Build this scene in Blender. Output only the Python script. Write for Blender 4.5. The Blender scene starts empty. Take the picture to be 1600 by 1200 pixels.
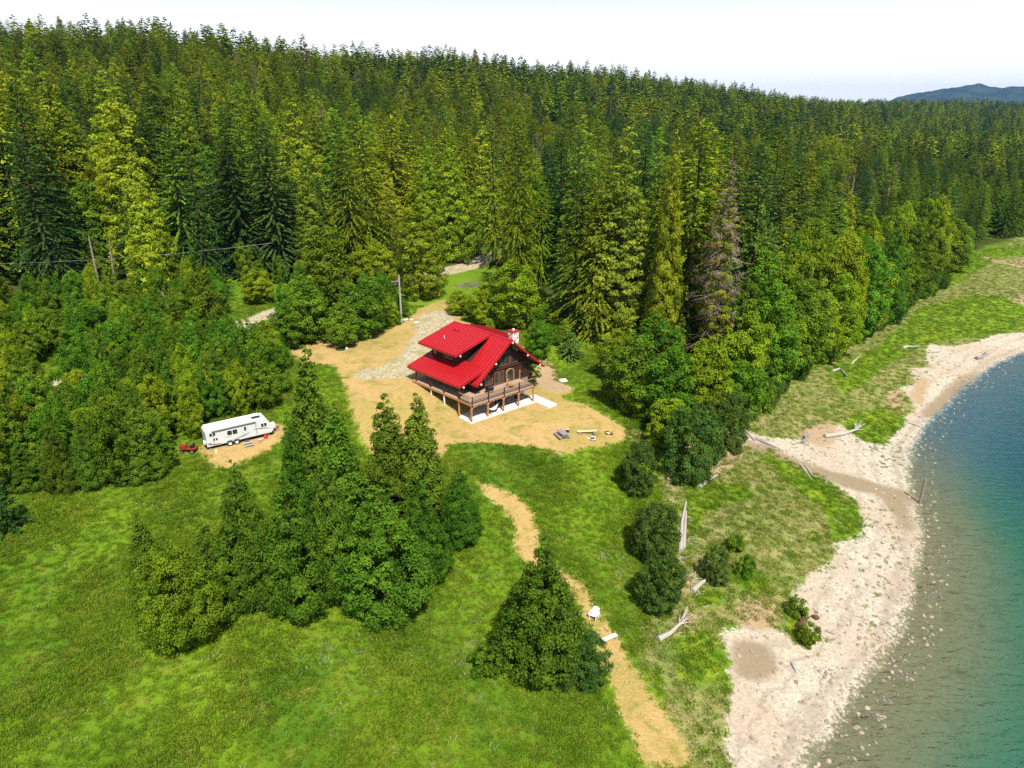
import bpy, math, random
import numpy as np
from mathutils import Vector, Matrix

# ------------------------------------------------------------------ camera, sky, sun, exposure
sc = bpy.context.scene
COL = sc.collection
F = 1090.0                       # focal length in pixels of the 1600 x 1200 photograph
PITCH = math.atan(425.0 / F)
CAMZ = 40.0
cam_d = bpy.data.cameras.new('camera'); cam = bpy.data.objects.new('camera', cam_d); COL.objects.link(cam)
cam_d.sensor_width = 36.0; cam_d.lens = 36.0 * F / 1600.0
cam_d.clip_start = 1.0; cam_d.clip_end = 40000.0
cam.location = (0, 0, CAMZ); cam.rotation_euler = (math.pi / 2 - PITCH, 0, 0)
sc.camera = cam

SUN_AZ = (0.30, -0.954)          # horizontal direction towards the sun (behind the camera, a little right)
SUN_EL = math.radians(54)
world = bpy.data.worlds.new('World'); sc.world = world; world.use_nodes = True
wn = world.node_tree.nodes; wl = world.node_tree.links
bg = wn['Background']
sky = wn.new('ShaderNodeTexSky'); sky.sky_type = 'NISHITA'; sky.sun_disc = False
sky.sun_elevation = SUN_EL; sky.sun_rotation = math.atan2(SUN_AZ[0], SUN_AZ[1])
sky.altitude = 500; sky.air_density = 1.0; sky.dust_density = 0.6; sky.ozone_density = 1.0
tc = wn.new('ShaderNodeTexCoord'); mp = wn.new('ShaderNodeMapping'); mp.inputs['Scale'].default_value = (1.0, 1.0, 2.6)
nz = wn.new('ShaderNodeTexNoise'); nz.inputs['Scale'].default_value = 2.2; nz.inputs['Detail'].default_value = 9; nz.inputs['Roughness'].default_value = .55
cr = wn.new('ShaderNodeValToRGB'); cr.color_ramp.elements[0].position = .50; cr.color_ramp.elements[1].position = .64
cmix = wn.new('ShaderNodeMixRGB'); cmix.inputs[2].default_value = (13.5, 13.6, 13.8, 1)
sx_ = wn.new('ShaderNodeSeparateXYZ'); wl.new(tc.outputs['Generated'], sx_.inputs[0])
hz = wn.new('ShaderNodeMapRange'); hz.interpolation_type = 'SMOOTHSTEP'; wl.new(sx_.outputs['Z'], hz.inputs['Value'])   # bright white band of far clouds above the horizon
hz.inputs['From Min'].default_value = .24; hz.inputs['From Max'].default_value = .06
mx = wn.new('ShaderNodeMath'); mx.operation = 'MAXIMUM'
wl.new(tc.outputs['Generated'], mp.inputs[0]); wl.new(mp.outputs[0], nz.inputs['Vector']); wl.new(nz.outputs['Fac'], cr.inputs[0])
wl.new(cr.outputs[0], mx.inputs[0]); wl.new(hz.outputs[0], mx.inputs[1]); wl.new(mx.outputs[0], cmix.inputs[0]); wl.new(sky.outputs[0], cmix.inputs[1]); wl.new(cmix.outputs[0], bg.inputs['Color'])
bg.inputs['Strength'].default_value = 0.07

sun_d = bpy.data.lights.new('sun', 'SUN'); sun_d.energy = 5.0; sun_d.angle = math.radians(.53); sun_d.color = (1.0, .94, .82)
sun = bpy.data.objects.new('sun', sun_d); COL.objects.link(sun)
sdir = Vector((SUN_AZ[0] * math.cos(SUN_EL), SUN_AZ[1] * math.cos(SUN_EL), math.sin(SUN_EL)))
sun.rotation_euler = sdir.to_track_quat('Z', 'Y').to_euler(); sun.location = (60, -60, 150)

sc.view_settings.view_transform = 'Standard'; sc.view_settings.look = 'None'
sc.view_settings.exposure = 0.50; sc.view_settings.gamma = 1.0; sc.view_settings.use_curve_mapping = False
cy = sc.cycles
cy.max_bounces = 5; cy.diffuse_bounces = 2; cy.glossy_bounces = 2; cy.transmission_bounces = 3; cy.transparent_max_bounces = 8
cy.volume_bounces = 0; cy.caustics_reflective = False; cy.caustics_refractive = False
cy.use_denoising = False
cy.sample_clamp_indirect = 4

# ------------------------------------------------------------------ the lie of the land
D_ = np.array([.62, .785]); D_ /= np.linalg.norm(D_); N_ = np.array([-D_[1], D_[0]])   # along / away from the shore

def ray(px, py):
    x = (px - 800) / F; y = (600 - py) / F
    return np.array([x, math.cos(PITCH) + y * math.sin(PITCH), -math.sin(PITCH) + y * math.cos(PITCH)])

def at_z(px, py, z):
    d = ray(px, py); t = (z - CAMZ) / d[2]
    return np.array([d[0] * t, d[1] * t, z])

LAKE = -7.0
_sh = np.array([at_z(px, py, LAKE)[:2] for px, py in
    [(1270, 1200), (1345, 1080), (1375, 1048), (1408, 1000), (1430, 950), (1436, 900), (1443, 870), (1446, 840), (1440, 800), (1430, 770),
     (1425, 740), (1432, 700), (1450, 668), (1480, 640), (1510, 608), (1560, 570), (1605, 550)]])
_shl = _sh @ D_; _shs = _sh @ N_
_o = np.argsort(_shl); _shl = _shl[_o]; _shs = _shs[_o]
_shl = np.concatenate([[-400, -60], _shl, [_shl[-1] + 30, _shl[-1] + 70, 320, 420, 600, 1500, 9000]])
_shs = np.concatenate([[_shs[0] + 26, _shs[0] + 12], _shs, [-12, -40, -60, -55, -60, -100, -400]])

def smooth(a, b, x):
    t = np.clip((x - a) / (b - a), 0, 1); return t * t * (3 - 2 * t)

PROF = np.array([(-400, -6), (0, -6), (12, -5.9), (25, -5.0), (36, -3.6), (46, -1.3), (53, -.25), (58, 0), (61.2, 0), (70.5, 2.3), (80, 2.9),
                 (127, 5), (140, 5.6), (160, 9), (300, 30), (460, 62), (560, 66), (800, 48), (2000, 20), (9000, 20)], float)

def height(x, y):
    x = np.asarray(x, float); y = np.asarray(y, float)
    s = x * N_[0] + y * N_[1]; l = x * D_[0] + y * D_[1]
    sp = s - np.interp(l, _shl, _shs)
    zb = np.where(sp > 0, LAKE + .11 * sp, LAKE + np.where(sp > -5, .13 * sp, np.where(sp > -14, -.65 + .24 * (sp + 5), -2.81 + .40 * (sp + 14))))
    zb = np.clip(zb, -24, -4.2)
    zu = np.interp(s, PROF[:, 0], PROF[:, 1])
    zu = np.where(s > 140, 5.6 + (zu - 5.6) * (1 - .58 * smooth(700, 1700, l)), zu)
    w = smooth(14, 34, s)
    z = zb * (1 - w) + zu * w
    amp = .05 + .10 * smooth(75, 100, s) + .9 * smooth(130, 200, s)
    z = z + amp * (np.sin(x * .21 + 1.3 * np.sin(y * .13)) * .6 + np.sin(y * .33 + x * .11) * .5) * (sp > 2) * np.where((s > 52) & (s < 76) & (np.abs(l - 70) < 30), 0, 1)
    z = z + smooth(150, 400, s) * 3.0 * (1 - .6 * smooth(700, 1500, l)) * (np.sin(x * .021 + y * .013) + np.sin(y * .031 - x * .017))
    # far hills beyond the point, and the high mountain far down the lake
    def bump(px, dist, hh, rx, ry):
        d = ray(px, 175); d = d[:2] / np.linalg.norm(d[:2]); c = d * dist
        a = (x - c[0]) * d[0] + (y - c[1]) * d[1]; b = -(x - c[0]) * d[1] + (y - c[1]) * d[0]
        return hh * np.exp(-(a / rx) ** 2 - (b / ry) ** 2)
    rough = 1 + .12 * np.sin(x * .004 + 1) * np.sin(y * .005) + .06 * np.sin(x * .013) * np.sin(y * .011 + x * .006)
    z = z + bump(1720, 2300, 42, 700, 420) * rough + bump(1600, 1500, 10, 300, 180)
    return z

def H1(x, y): return float(height(np.array([x]), np.array([y]))[0])

def at(px, py):
    """the point of the ground under a pixel of the photograph"""
    d = ray(px, py)
    t = np.concatenate([np.arange(20, 400, .25), np.arange(400, 3000, 2.0)])
    X = d[0] * t; Y = d[1] * t; Z = CAMZ + d[2] * t
    h = height(X, Y)
    i = int(np.argmax(Z < h))
    if i == 0: i = len(t) - 1
    a, b = (Z - h)[i - 1], (Z - h)[i]
    f = a / (a - b) if a != b else 0
    tt = t[i - 1] + f * (t[i] - t[i - 1])
    x, y = d[0] * tt, d[1] * tt
    return np.array([x, y, H1(x, y)])

def project(X, Y, Z):
    q = Z - CAMZ
    cz = Y * math.cos(PITCH) - q * math.sin(PITCH); cyy = Y * math.sin(PITCH) + q * math.cos(PITCH)
    cz_ = np.where(cz > .5, cz, .5)
    return 800 + F * X / cz_, 600 - F * cyy / cz_, cz

def tall(base, py):
    """height of a vertical thing standing at base whose top shows at row py"""
    d = ray(800, py); r = d[2] / d[1]
    return CAMZ + r * base[1] - base[2]

def mper(base):  # metres per photo pixel at a point
    return (base[1] * math.cos(PITCH) - (base[2] - CAMZ) * math.sin(PITCH)) / F

# ------------------------------------------------------------------ helpers
def tag(o, label=None, cat=None, group=None, kind=None):
    if label: o['label'] = label
    if cat: o['category'] = cat
    if group: o['group'] = group
    if kind: o['kind'] = kind
    return o

def empty(name, loc, label, cat, group=None, rz=0.0):
    o = bpy.data.objects.new(name, None); COL.objects.link(o); o.location = loc; o.rotation_euler = (0, 0, rz)
    o.empty_display_size = .2
    return tag(o, label, cat, group)

def link_mesh(name, me, parent=None, loc=None):
    o = bpy.data.objects.new(name, me); COL.objects.link(o)
    if parent is not None: o.parent = parent
    if loc is not None: o.location = loc
    return o

def np_mesh(name, V, Q, mats, mat_idx=None, tint=None, smooth_=False):
    """mesh from an (n,3) array of points and an (m,4) or (m,3) array of faces"""
    me = bpy.data.meshes.new(name)
    V = np.asarray(V, np.float32); Q = np.asarray(Q, np.int32); k = Q.shape[1]
    me.vertices.add(len(V)); me.vertices.foreach_set('co', V.ravel())
    me.loops.add(Q.size); me.loops.foreach_set('vertex_index', Q.ravel())
    me.polygons.add(len(Q)); me.polygons.foreach_set('loop_start', np.arange(0, Q.size, k, dtype=np.int32))
    me.polygons.foreach_set('loop_total', np.full(len(Q), k, np.int32))
    for m in mats: me.materials.append(m)
    if mat_idx is not None: me.polygons.foreach_set('material_index', np.asarray(mat_idx, np.int32))
    if smooth_: me.polygons.foreach_set('use_smooth', np.ones(len(Q), bool))
    if tint is not None:
        a = me.attributes.new('tint', 'FLOAT', 'POINT'); a.data.foreach_set('value', np.asarray(tint, np.float32))
    me.update(calc_edges=True)
    return me

class MB:
    """collects boxes, tubes and prisms and links them as ONE mesh object"""
    def __init__(self): self.v = []; self.f = []; self.m = []; self.cur = 0
    def add(self, vs, fs):
        b = len(self.v); self.v += [tuple(v) for v in vs]; self.f += [tuple(b + i for i in f) for f in fs]; self.m += [self.cur] * len(fs); return self
    def box(self, x0, x1, y0, y1, z0, z1, M=None):
        vs = [Vector((x, y, z)) for z in (z0, z1) for y in (y0, y1) for x in (x0, x1)]
        if M is not None: vs = [M @ v for v in vs]
        return self.add(vs, [(0, 2, 3, 1), (4, 5, 7, 6), (0, 1, 5, 4), (2, 6, 7, 3), (0, 4, 6, 2), (1, 3, 7, 5)])
    def prism(self, pts, axis, a0, a1):
        """outline pts (2D) swept along an axis: 'x' pts=(y,z), 'y' pts=(x,z), 'z' pts=(x,y)"""
        n = len(pts)
        def mk(p, a): return {'x': (a, p[0], p[1]), 'y': (p[0], a, p[1]), 'z': (p[0], p[1], a)}[axis]
        vs = [mk(p, a0) for p in pts] + [mk(p, a1) for p in pts]
        fs = [tuple(range(n))[::-1], tuple(range(n, 2 * n))] + [(i, (i + 1) % n, n + (i + 1) % n, n + i) for i in range(n)]
        return self.add(vs, fs)
    def tube(self, pts, r, n=8, cap=True):
        """round bar through a list of points; r a number or a list"""
        pts = [Vector(p) for p in pts]; k = len(pts); rs = r if isinstance(r, (list, tuple)) else [r] * k
        vs = []; up = Vector((0, 0, 1))
        for i, p in enumerate(pts):
            t = (pts[min(i + 1, k - 1)] - pts[max(i - 1, 0)]).normalized()
            a = t.cross(up if abs(t.z) < .95 else Vector((1, 0, 0))).normalized(); b = t.cross(a)
            for j in range(n):
                q = 2 * math.pi * j / n; vs.append(p + rs[i] * (math.cos(q) * a + math.sin(q) * b))
        fs = [(i * n + j, i * n + (j + 1) % n, (i + 1) * n + (j + 1) % n, (i + 1) * n + j) for i in range(k - 1) for j in range(n)]
        if cap: fs += [tuple(range(n)), tuple(range((k - 1) * n, k * n))[::-1]]
        return self.add(vs, fs)
    def blob(self, c, r, seed=0, jit=.2, seg=7, rings=5):
        rnd = random.Random(seed); vs = []; fs = []
        for i in range(rings + 1):
            th = math.pi * i / rings
            for j in range(seg):
                k = 1 + rnd.uniform(-jit, jit); ph = 2 * math.pi * j / seg
                vs.append((c[0] + r[0] * k * math.sin(th) * math.cos(ph), c[1] + r[1] * k * math.sin(th) * math.sin(ph), c[2] + r[2] * math.cos(th) * (1 if i in (0, rings) else k)))
        for i in range(rings):
            for j in range(seg): fs.append((i * seg + j, (i + 1) * seg + j, (i + 1) * seg + (j + 1) % seg, i * seg + (j + 1) % seg))
        return self.add(vs, fs)
    def mesh(self, name, *mats):
        me = bpy.data.meshes.new(name); me.from_pydata(self.v, [], self.f)
        for m in mats: me.materials.append(m)
        if len(mats) > 1: me.polygons.foreach_set('material_index', self.m)
        me.validate(); me.update()
        import bmesh
        bm = bmesh.new(); bm.from_mesh(me); bmesh.ops.recalc_face_normals(bm, faces=bm.faces); bm.to_mesh(me); bm.free()
        return me
    def build(self, name, mat, parent=None, label=None):
        mats = mat if isinstance(mat, (list, tuple)) else [mat]
        o = link_mesh(name, self.mesh(name, *mats), parent)
        if label: o['label'] = label
        return o

# ------------------------------------------------------------------ materials
class NT:
    """small shorthand for node trees"""
    def __init__(self, name):
        self.mat = bpy.data.materials.new(name); self.mat.use_nodes = True
        self.t = self.mat.node_tree; self.t.nodes.clear(); self.out = self.n('ShaderNodeOutputMaterial')
    def n(self, ty, **kw):
        o = self.t.nodes.new(ty)
        for k, v in kw.items(): setattr(o, k, v)
        return o
    def l(self, a, b): self.t.links.new(a, b)
    def put(self, sock, v):
        if hasattr(v, 'is_output'): self.l(v, sock)
        else: sock.default_value = v
    def noise(self, scale, detail=4, rough=.55, vec=None, dist=0.0):
        o = self.n('ShaderNodeTexNoise'); o.inputs['Scale'].default_value = scale; o.inputs['Detail'].default_value = detail
        o.inputs['Roughness'].default_value = rough; o.inputs['Distortion'].default_value = dist
        if vec is not None: self.l(vec, o.inputs['Vector'])
        return o.outputs['Fac']
    def math(self, op, a, b=0.0, c=0.0, clamp=False):
        o = self.n('ShaderNodeMath', operation=op, use_clamp=clamp)
        self.put(o.inputs[0], a); self.put(o.inputs[1], b); self.put(o.inputs[2], c); return o.outputs[0]
    def mix(self, f, a, b, blend='MIX'):
        o = self.n('ShaderNodeMixRGB', blend_type=blend); self.put(o.inputs[0], f)
        self.put(o.inputs[1], a if hasattr(a, 'is_output') else (*a, 1)); self.put(o.inputs[2], b if hasattr(b, 'is_output') else (*b, 1)); return o.outputs[0]
    def step(self, x, a, b):
        o = self.n('ShaderNodeMapRange', interpolation_type='SMOOTHSTEP'); self.put(o.inputs['Value'], x)
        o.inputs['From Min'].default_value = a; o.inputs['From Max'].default_value = b; return o.outputs['Result']
    def lin(self, x, a, b, c, d):
        o = self.n('ShaderNodeMapRange'); self.put(o.inputs['Value'], x)
        o.inputs['From Min'].default_value = a; o.inputs['From Max'].default_value = b; o.inputs['To Min'].default_value = c; o.inputs['To Max'].default_value = d; return o.outputs['Result']
    def pos(self): return self.n('ShaderNodeNewGeometry').outputs['Position']
    def obj(self): return self.n('ShaderNodeTexCoord').outputs['Object']
    def attr(self, name): return self.n('ShaderNodeAttribute', attribute_name=name)
    def bump(self, h, strength=.5, dist=.1):
        o = self.n('ShaderNodeBump'); o.inputs['Strength'].default_value = strength; o.inputs['Distance'].default_value = dist; self.l(h, o.inputs['Height']); return o.outputs[0]
    def bsdf(self, col, rough=.8, spec=.3, metal=0.0, normal=None, coat=0.0):
        o = self.n('ShaderNodeBsdfPrincipled'); self.put(o.inputs['Base Color'], col if hasattr(col, 'is_output') else (*col, 1))
        self.put(o.inputs['Roughness'], rough); o.inputs['Specular IOR Level'].default_value = spec; o.inputs['Metallic'].default_value = metal
        o.inputs['Coat Weight'].default_value = coat
        if normal is not None: self.l(normal, o.inputs['Normal'])
        self.l(o.outputs[0], self.out.inputs['Surface']); return o

def simple(name, col, rough=.6, spec=.4, metal=0.0, var=.25, scale=6.0, bump=0.0, coat=0.0):
    t = NT(name); n = t.noise(scale, 5, .6, t.obj())
    c = t.mix(n, tuple(v * (1 - var) for v in col), tuple(min(1, v * (1 + var)) for v in col))
    t.bsdf(c, rough, spec, metal, t.bump(n, bump, .03) if bump else None, coat); return t.mat

def foliage(name, dark, light, hue=.035, val=.3, trans=.34):
    """leaves: tint per leaf clump, variation per tree"""
    t = NT(name)
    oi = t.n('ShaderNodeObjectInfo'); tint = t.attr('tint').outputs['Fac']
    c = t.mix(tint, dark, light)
    hs = t.n('ShaderNodeHueSaturation'); t.l(c, hs.inputs['Color'])
    t.l(t.lin(oi.outputs['Random'], 0, 1, .5 - hue, .5 + hue), hs.inputs['Hue'])
    r2 = t.math('FRACT', t.math('MULTIPLY', oi.outputs['Random'], 17.31))
    t.l(t.lin(r2, 0, 1, 1 - val, 1 + val), hs.inputs['Value'])
    d = t.n('ShaderNodeBsdfDiffuse'); t.l(hs.outputs[0], d.inputs[0])
    tr = t.n('ShaderNodeBsdfTranslucent'); t.l(t.mix(1.0, hs.outputs[0], (1.0, 1.0, .55), 'MULTIPLY'), tr.inputs[0])
    m = t.n('ShaderNodeMixShader'); m.inputs[0].default_value = trans; t.l(d.outputs[0], m.inputs[1]); t.l(tr.outputs[0], m.inputs[2])
    t.l(m.outputs[0], t.out.inputs['Surface']); return t.mat

M = {}
M['spruce'] = foliage('spruce_needles', (.022, .062, .016), (.125, .24, .05), .02, .36)
M['fir'] = foliage('fir_needles', (.034, .084, .010), (.26, .36, .034), .025, .36)
M['cedar'] = foliage('cedar_sprays', (.065, .125, .008), (.42, .49, .030), .025, .36)
M['young'] = foliage('young_tree_leaves', (.020, .064, .007), (.15, .27, .022), .02, .22)
M['alder'] = foliage('alder_leaves', (.03, .085, .008), (.19, .33, .022), .025, .25)
M['yellowleaf'] = foliage('pale_leaves', (.075, .14, .007), (.33, .44, .022), .015, .1)
M['yellowgreen'] = foliage('meadow_tree_leaves', (.045, .10, .008), (.26, .36, .022), .01, .1)
M['darkleaf'] = foliage('dark_leaves', (.026, .065, .012), (.125, .205, .035), .02, .25)
M['dead'] = foliage('dead_twigs', (.13, .10, .08), (.36, .29, .22), .01, .2, .05)
M['rust'] = foliage('rusty_needles', (.10, .06, .02), (.25, .17, .05), .02, .2)
M['bark'] = simple('bark', (.07, .05, .038), .95, .1, 0, .45, 3, .6)
M['palebark'] = simple('grey_bark', (.24, .205, .175), .95, .1, 0, .3, 3, .5)
M['snagbark'] = simple('snag_bark', (.15, .115, .095), .95, .1, 0, .35, 3, .5)
M['drift'] = simple('driftwood', (.40, .365, .32), .9, .15, 0, .3, 5, .5)

# ------------------------------------------------------------------ ground cover regions (outlines of the real patches, found on the ground under the photo)
def inpoly(px, py, poly):
    r = np.zeros(px.shape, bool); n = len(poly)
    for i in range(n):
        x0, y0 = poly[i]; x1, y1 = poly[(i + 1) % n]
        if y0 == y1: continue
        c = ((y0 > py) != (y1 > py)) & (px < (x1 - x0) * (py - y0) / (y1 - y0) + x0); r ^= c
    return r

LAWN = [(450, 548), (500, 533), (560, 530), (600, 518), (640, 500), (652, 482), (697, 466), (716, 478), (720, 500), (790, 520), (842, 566), (864, 578), (872, 598), (905, 609), (868, 622), (905, 628), (935, 643), (960, 658), (980, 672),
        (975, 690), (948, 698), (905, 701), (880, 712), (874, 702), (830, 700), (790, 696), (745, 690), (705, 694), (690, 720), (620, 742), (570, 700), (548, 650), (538, 600), (520, 570), (470, 566)]
DRIVE = [(652, 492), (684, 484), (704, 488), (715, 506), (690, 540), (668, 560), (648, 590), (600, 592), (548, 594), (552, 582), (600, 570), (632, 548), (648, 520)]
PATHW = [(738, 745), (775, 760), (812, 776), (830, 796), (843, 838), (850, 868), (880, 890), (905, 906), (930, 945), (962, 992), (1004, 1058), (1060, 1150), (1090, 1200), (1010, 1200), (978, 1130), (946, 1052), (925, 986), (900, 942), (874, 905), (830, 885), (806, 860), (804, 822), (790, 800), (766, 782), (750, 762)]
TPAD = [(306, 700), (330, 690), (425, 660), (446, 664), (448, 680), (438, 693), (400, 714), (352, 735), (328, 724)]
SAND = [(1625, 518), (1560, 522), (1520, 536), (1485, 541), (1450, 537), (1446, 552), (1452, 575), (1418, 575), (1432, 600), (1405, 604), (1420, 622), (1440, 648), (1446, 700), (1400, 702), (1366, 690), (1330, 664), (1275, 662), (1258, 688),
        (1200, 684), (1160, 672), (1150, 690), (1215, 715), (1285, 745), (1335, 780), (1350, 812), (1345, 838), (1310, 850), (1296, 880), (1262, 900), (1236, 930), (1236, 958), (1262, 968), (1272, 1004), (1246, 1012), (1224, 985), (1180, 975), (1128, 985), (1140, 1060), (1130, 1200), (2600, 1400), (2600, 400), (1700, 470)]
FORE = [(1110, 640), (1075, 690), (1050, 730), (1026, 740), (1036, 775), (1062, 800), (1060, 850), (1050, 900), (1020, 950), (1000, 1000), (1030, 1060), (1070, 1200), (1500, 1400), (2600, 900), (2000, 380), (1590, 372), (1540, 395), (1500, 420), (1420, 480), (1340, 530), (1250, 590), (1190, 620)]
LUSH = [[(1290, 575), (1370, 545), (1440, 480), (1520, 462), (1640, 470), (1640, 505), (1550, 522), (1450, 535), (1400, 560), (1320, 620)],
        [(1330, 648), (1385, 640), (1420, 662), (1448, 680), (1446, 706), (1400, 700), (1350, 690), (1320, 668)],
        [(1200, 700), (1225, 716), (1290, 758), (1345, 800), (1346, 838), (1300, 848), (1290, 800), (1240, 760), (1195, 722)],
        [(1150, 880), (1190, 900), (1210, 930), (1160, 925), (1130, 900)], [(1070, 760), (1160, 755), (1180, 775), (1100, 800), (1080, 850), (1068, 830)],
        [(1080, 930), (1120, 910), (1130, 940), (1100, 960)], [(1040, 1010), (1080, 980), (1130, 1000), (1140, 1060), (1070, 1070)], [(1240, 935), (1258, 965), (1272, 1003), (1246, 1010), (1225, 975)],
        [(1500, 400), (1560, 388), (1640, 378), (1640, 395), (1560, 402), (1500, 440), (1470, 455)]]
MUD = [[(1142, 1005), (1206, 998), (1218, 1030), (1200, 1062), (1146, 1066)], [(1150, 686), (1200, 694), (1240, 716), (1300, 736), (1380, 758), (1440, 772), (1440, 786), (1390, 778), (1320, 762), (1270, 742), (1215, 715), (1160, 696)],
       [(1378, 775), (1420, 785), (1428, 830), (1410, 832), (1390, 800)], [(1500, 590), (1540, 575), (1500, 612), (1470, 640), (1440, 665), (1440, 640)]]
BARE = [[(1530, 398), (1570, 408), (1640, 392), (1640, 425), (1580, 415), (1540, 405)], [(1572, 464), (1640, 455), (1640, 478), (1590, 476)], [(1170, 700), (1150, 730), (1100, 745), (1110, 700), (1150, 680)], [(1380, 612), (1418, 606), (1408, 625), (1420, 650), (1390, 640)],
        [(1040, 735), (1058, 745), (1048, 790), (1034, 780)], [(1250, 665), (1310, 660), (1300, 700), (1250, 690)], [(865, 700), (880, 702), (878, 716), (864, 714)], [(884, 728), (892, 730), (891, 744), (885, 742)], [(900, 712), (914, 716), (912, 724), (901, 720)], [(818, 716), (830, 720), (826, 728), (818, 724)],
        [(838, 545), (868, 575), (876, 600), (905, 608), (860, 615), (835, 600)], [(1062, 690), (1110, 690), (1150, 716), (1120, 742), (1080, 730)], [(1052, 955), (1085, 950), (1084, 990), (1058, 1000)], [(1150, 940), (1190, 934), (1232, 962), (1200, 985), (1140, 975)], [(1064, 800), (1078, 800), (1074, 880), (1090, 930), (1062, 920)], [(1430, 590), (1452, 590), (1440, 640), (1424, 625)], [(25, 855), (60, 858), (60, 868), (30, 866)], [(565, 955), (600, 955), (595, 968), (570, 972)], [(980, 680), (1005, 668), (1020, 690), (1030, 720), (1010, 715)]]
FOREST_EDGE = np.array([(-700, 560), (-200, 500), (0, 478), (120, 470), (230, 455), (330, 436), (420, 436), (500, 430), (560, 424), (600, 438), (700, 424), (745, 408), (800, 430), (850, 462), (872, 510), (960, 545), (1010, 560), (1100, 580), (1160, 600), (1230, 575), (1330, 520), (1420, 456), (1490, 408), (1540, 384), (1600, 372), (1750, 360), (2400, 340)], float)
ROADL = np.array([at(*p)[:2] for p in [(-60, 640), (0, 625), (92, 606), (250, 552), (390, 507), (430, 490), (620, 444), (730, 416), (756, 405)]])
_dd = ROADL[-1] - ROADL[-2]; _dd /= np.linalg.norm(_dd); ROADL = np.vstack([ROADL[0] - 60 * (ROADL[1] - ROADL[0]) / np.linalg.norm(ROADL[1] - ROADL[0]), ROADL, ROADL[-1] + 40 * _dd, ROADL[-1] + 300 * D_])

def road_dist(X, Y):
    d = np.full(X.shape, 1e9)
    for a, b in zip(ROADL[:-1], ROADL[1:]):
        e = b - a; t = np.clip(((X - a[0]) * e[0] + (Y - a[1]) * e[1]) / (e @ e), 0, 1)
        d = np.minimum(d, np.hypot(X - a[0] - t * e[0], Y - a[1] - t * e[1]))
    return d

def in_forest(px, py): return py < np.interp(px, FOREST_EDGE[:, 0], FOREST_EDGE[:, 1])

def regions(X, Y, Z):
    px, py, cz = project(X, Y, Z)
    near = (cz > 5) & (cz < 420)
    R = {}
    R['dry'] = near & (inpoly(px, py, LAWN) | inpoly(px, py, PATHW) | inpoly(px, py, TPAD))
    R['path'] = near & inpoly(px, py, PATHW); R['pad'] = near & inpoly(px, py, TPAD)
    rd = road_dist(X, Y)
    R['gravel'] = near & inpoly(px, py, DRIVE) | (rd < 3.0)
    R['road'] = rd < 3.0
    R['sand'] = near & inpoly(px, py, SAND) | (Z < -6.6)
    lush = np.zeros(X.shape, bool); mud = lush.copy(); bare = lush.copy()
    for p in LUSH: lush |= inpoly(px, py, p)
    for p in MUD: mud |= inpoly(px, py, p)
    for p in BARE: bare |= inpoly(px, py, p)
    R['lush'] = near & lush; R['mud'] = near & mud; R['bare'] = near & bare
    R['sand'] &= ~(R['lush'] & (Z > -6.6))
    R['fore'] = near & inpoly(px, py, FORE) & ~R['sand'] & ~R['lush']
    R['forest'] = (in_forest(px, py) & (cz > 5) & (Z > -6)) | ((cz >= 420) & (Z > -6))
    R['forest'] &= ~(R['fore'] | R['lush'] | R['sand'])
    return R

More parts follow.
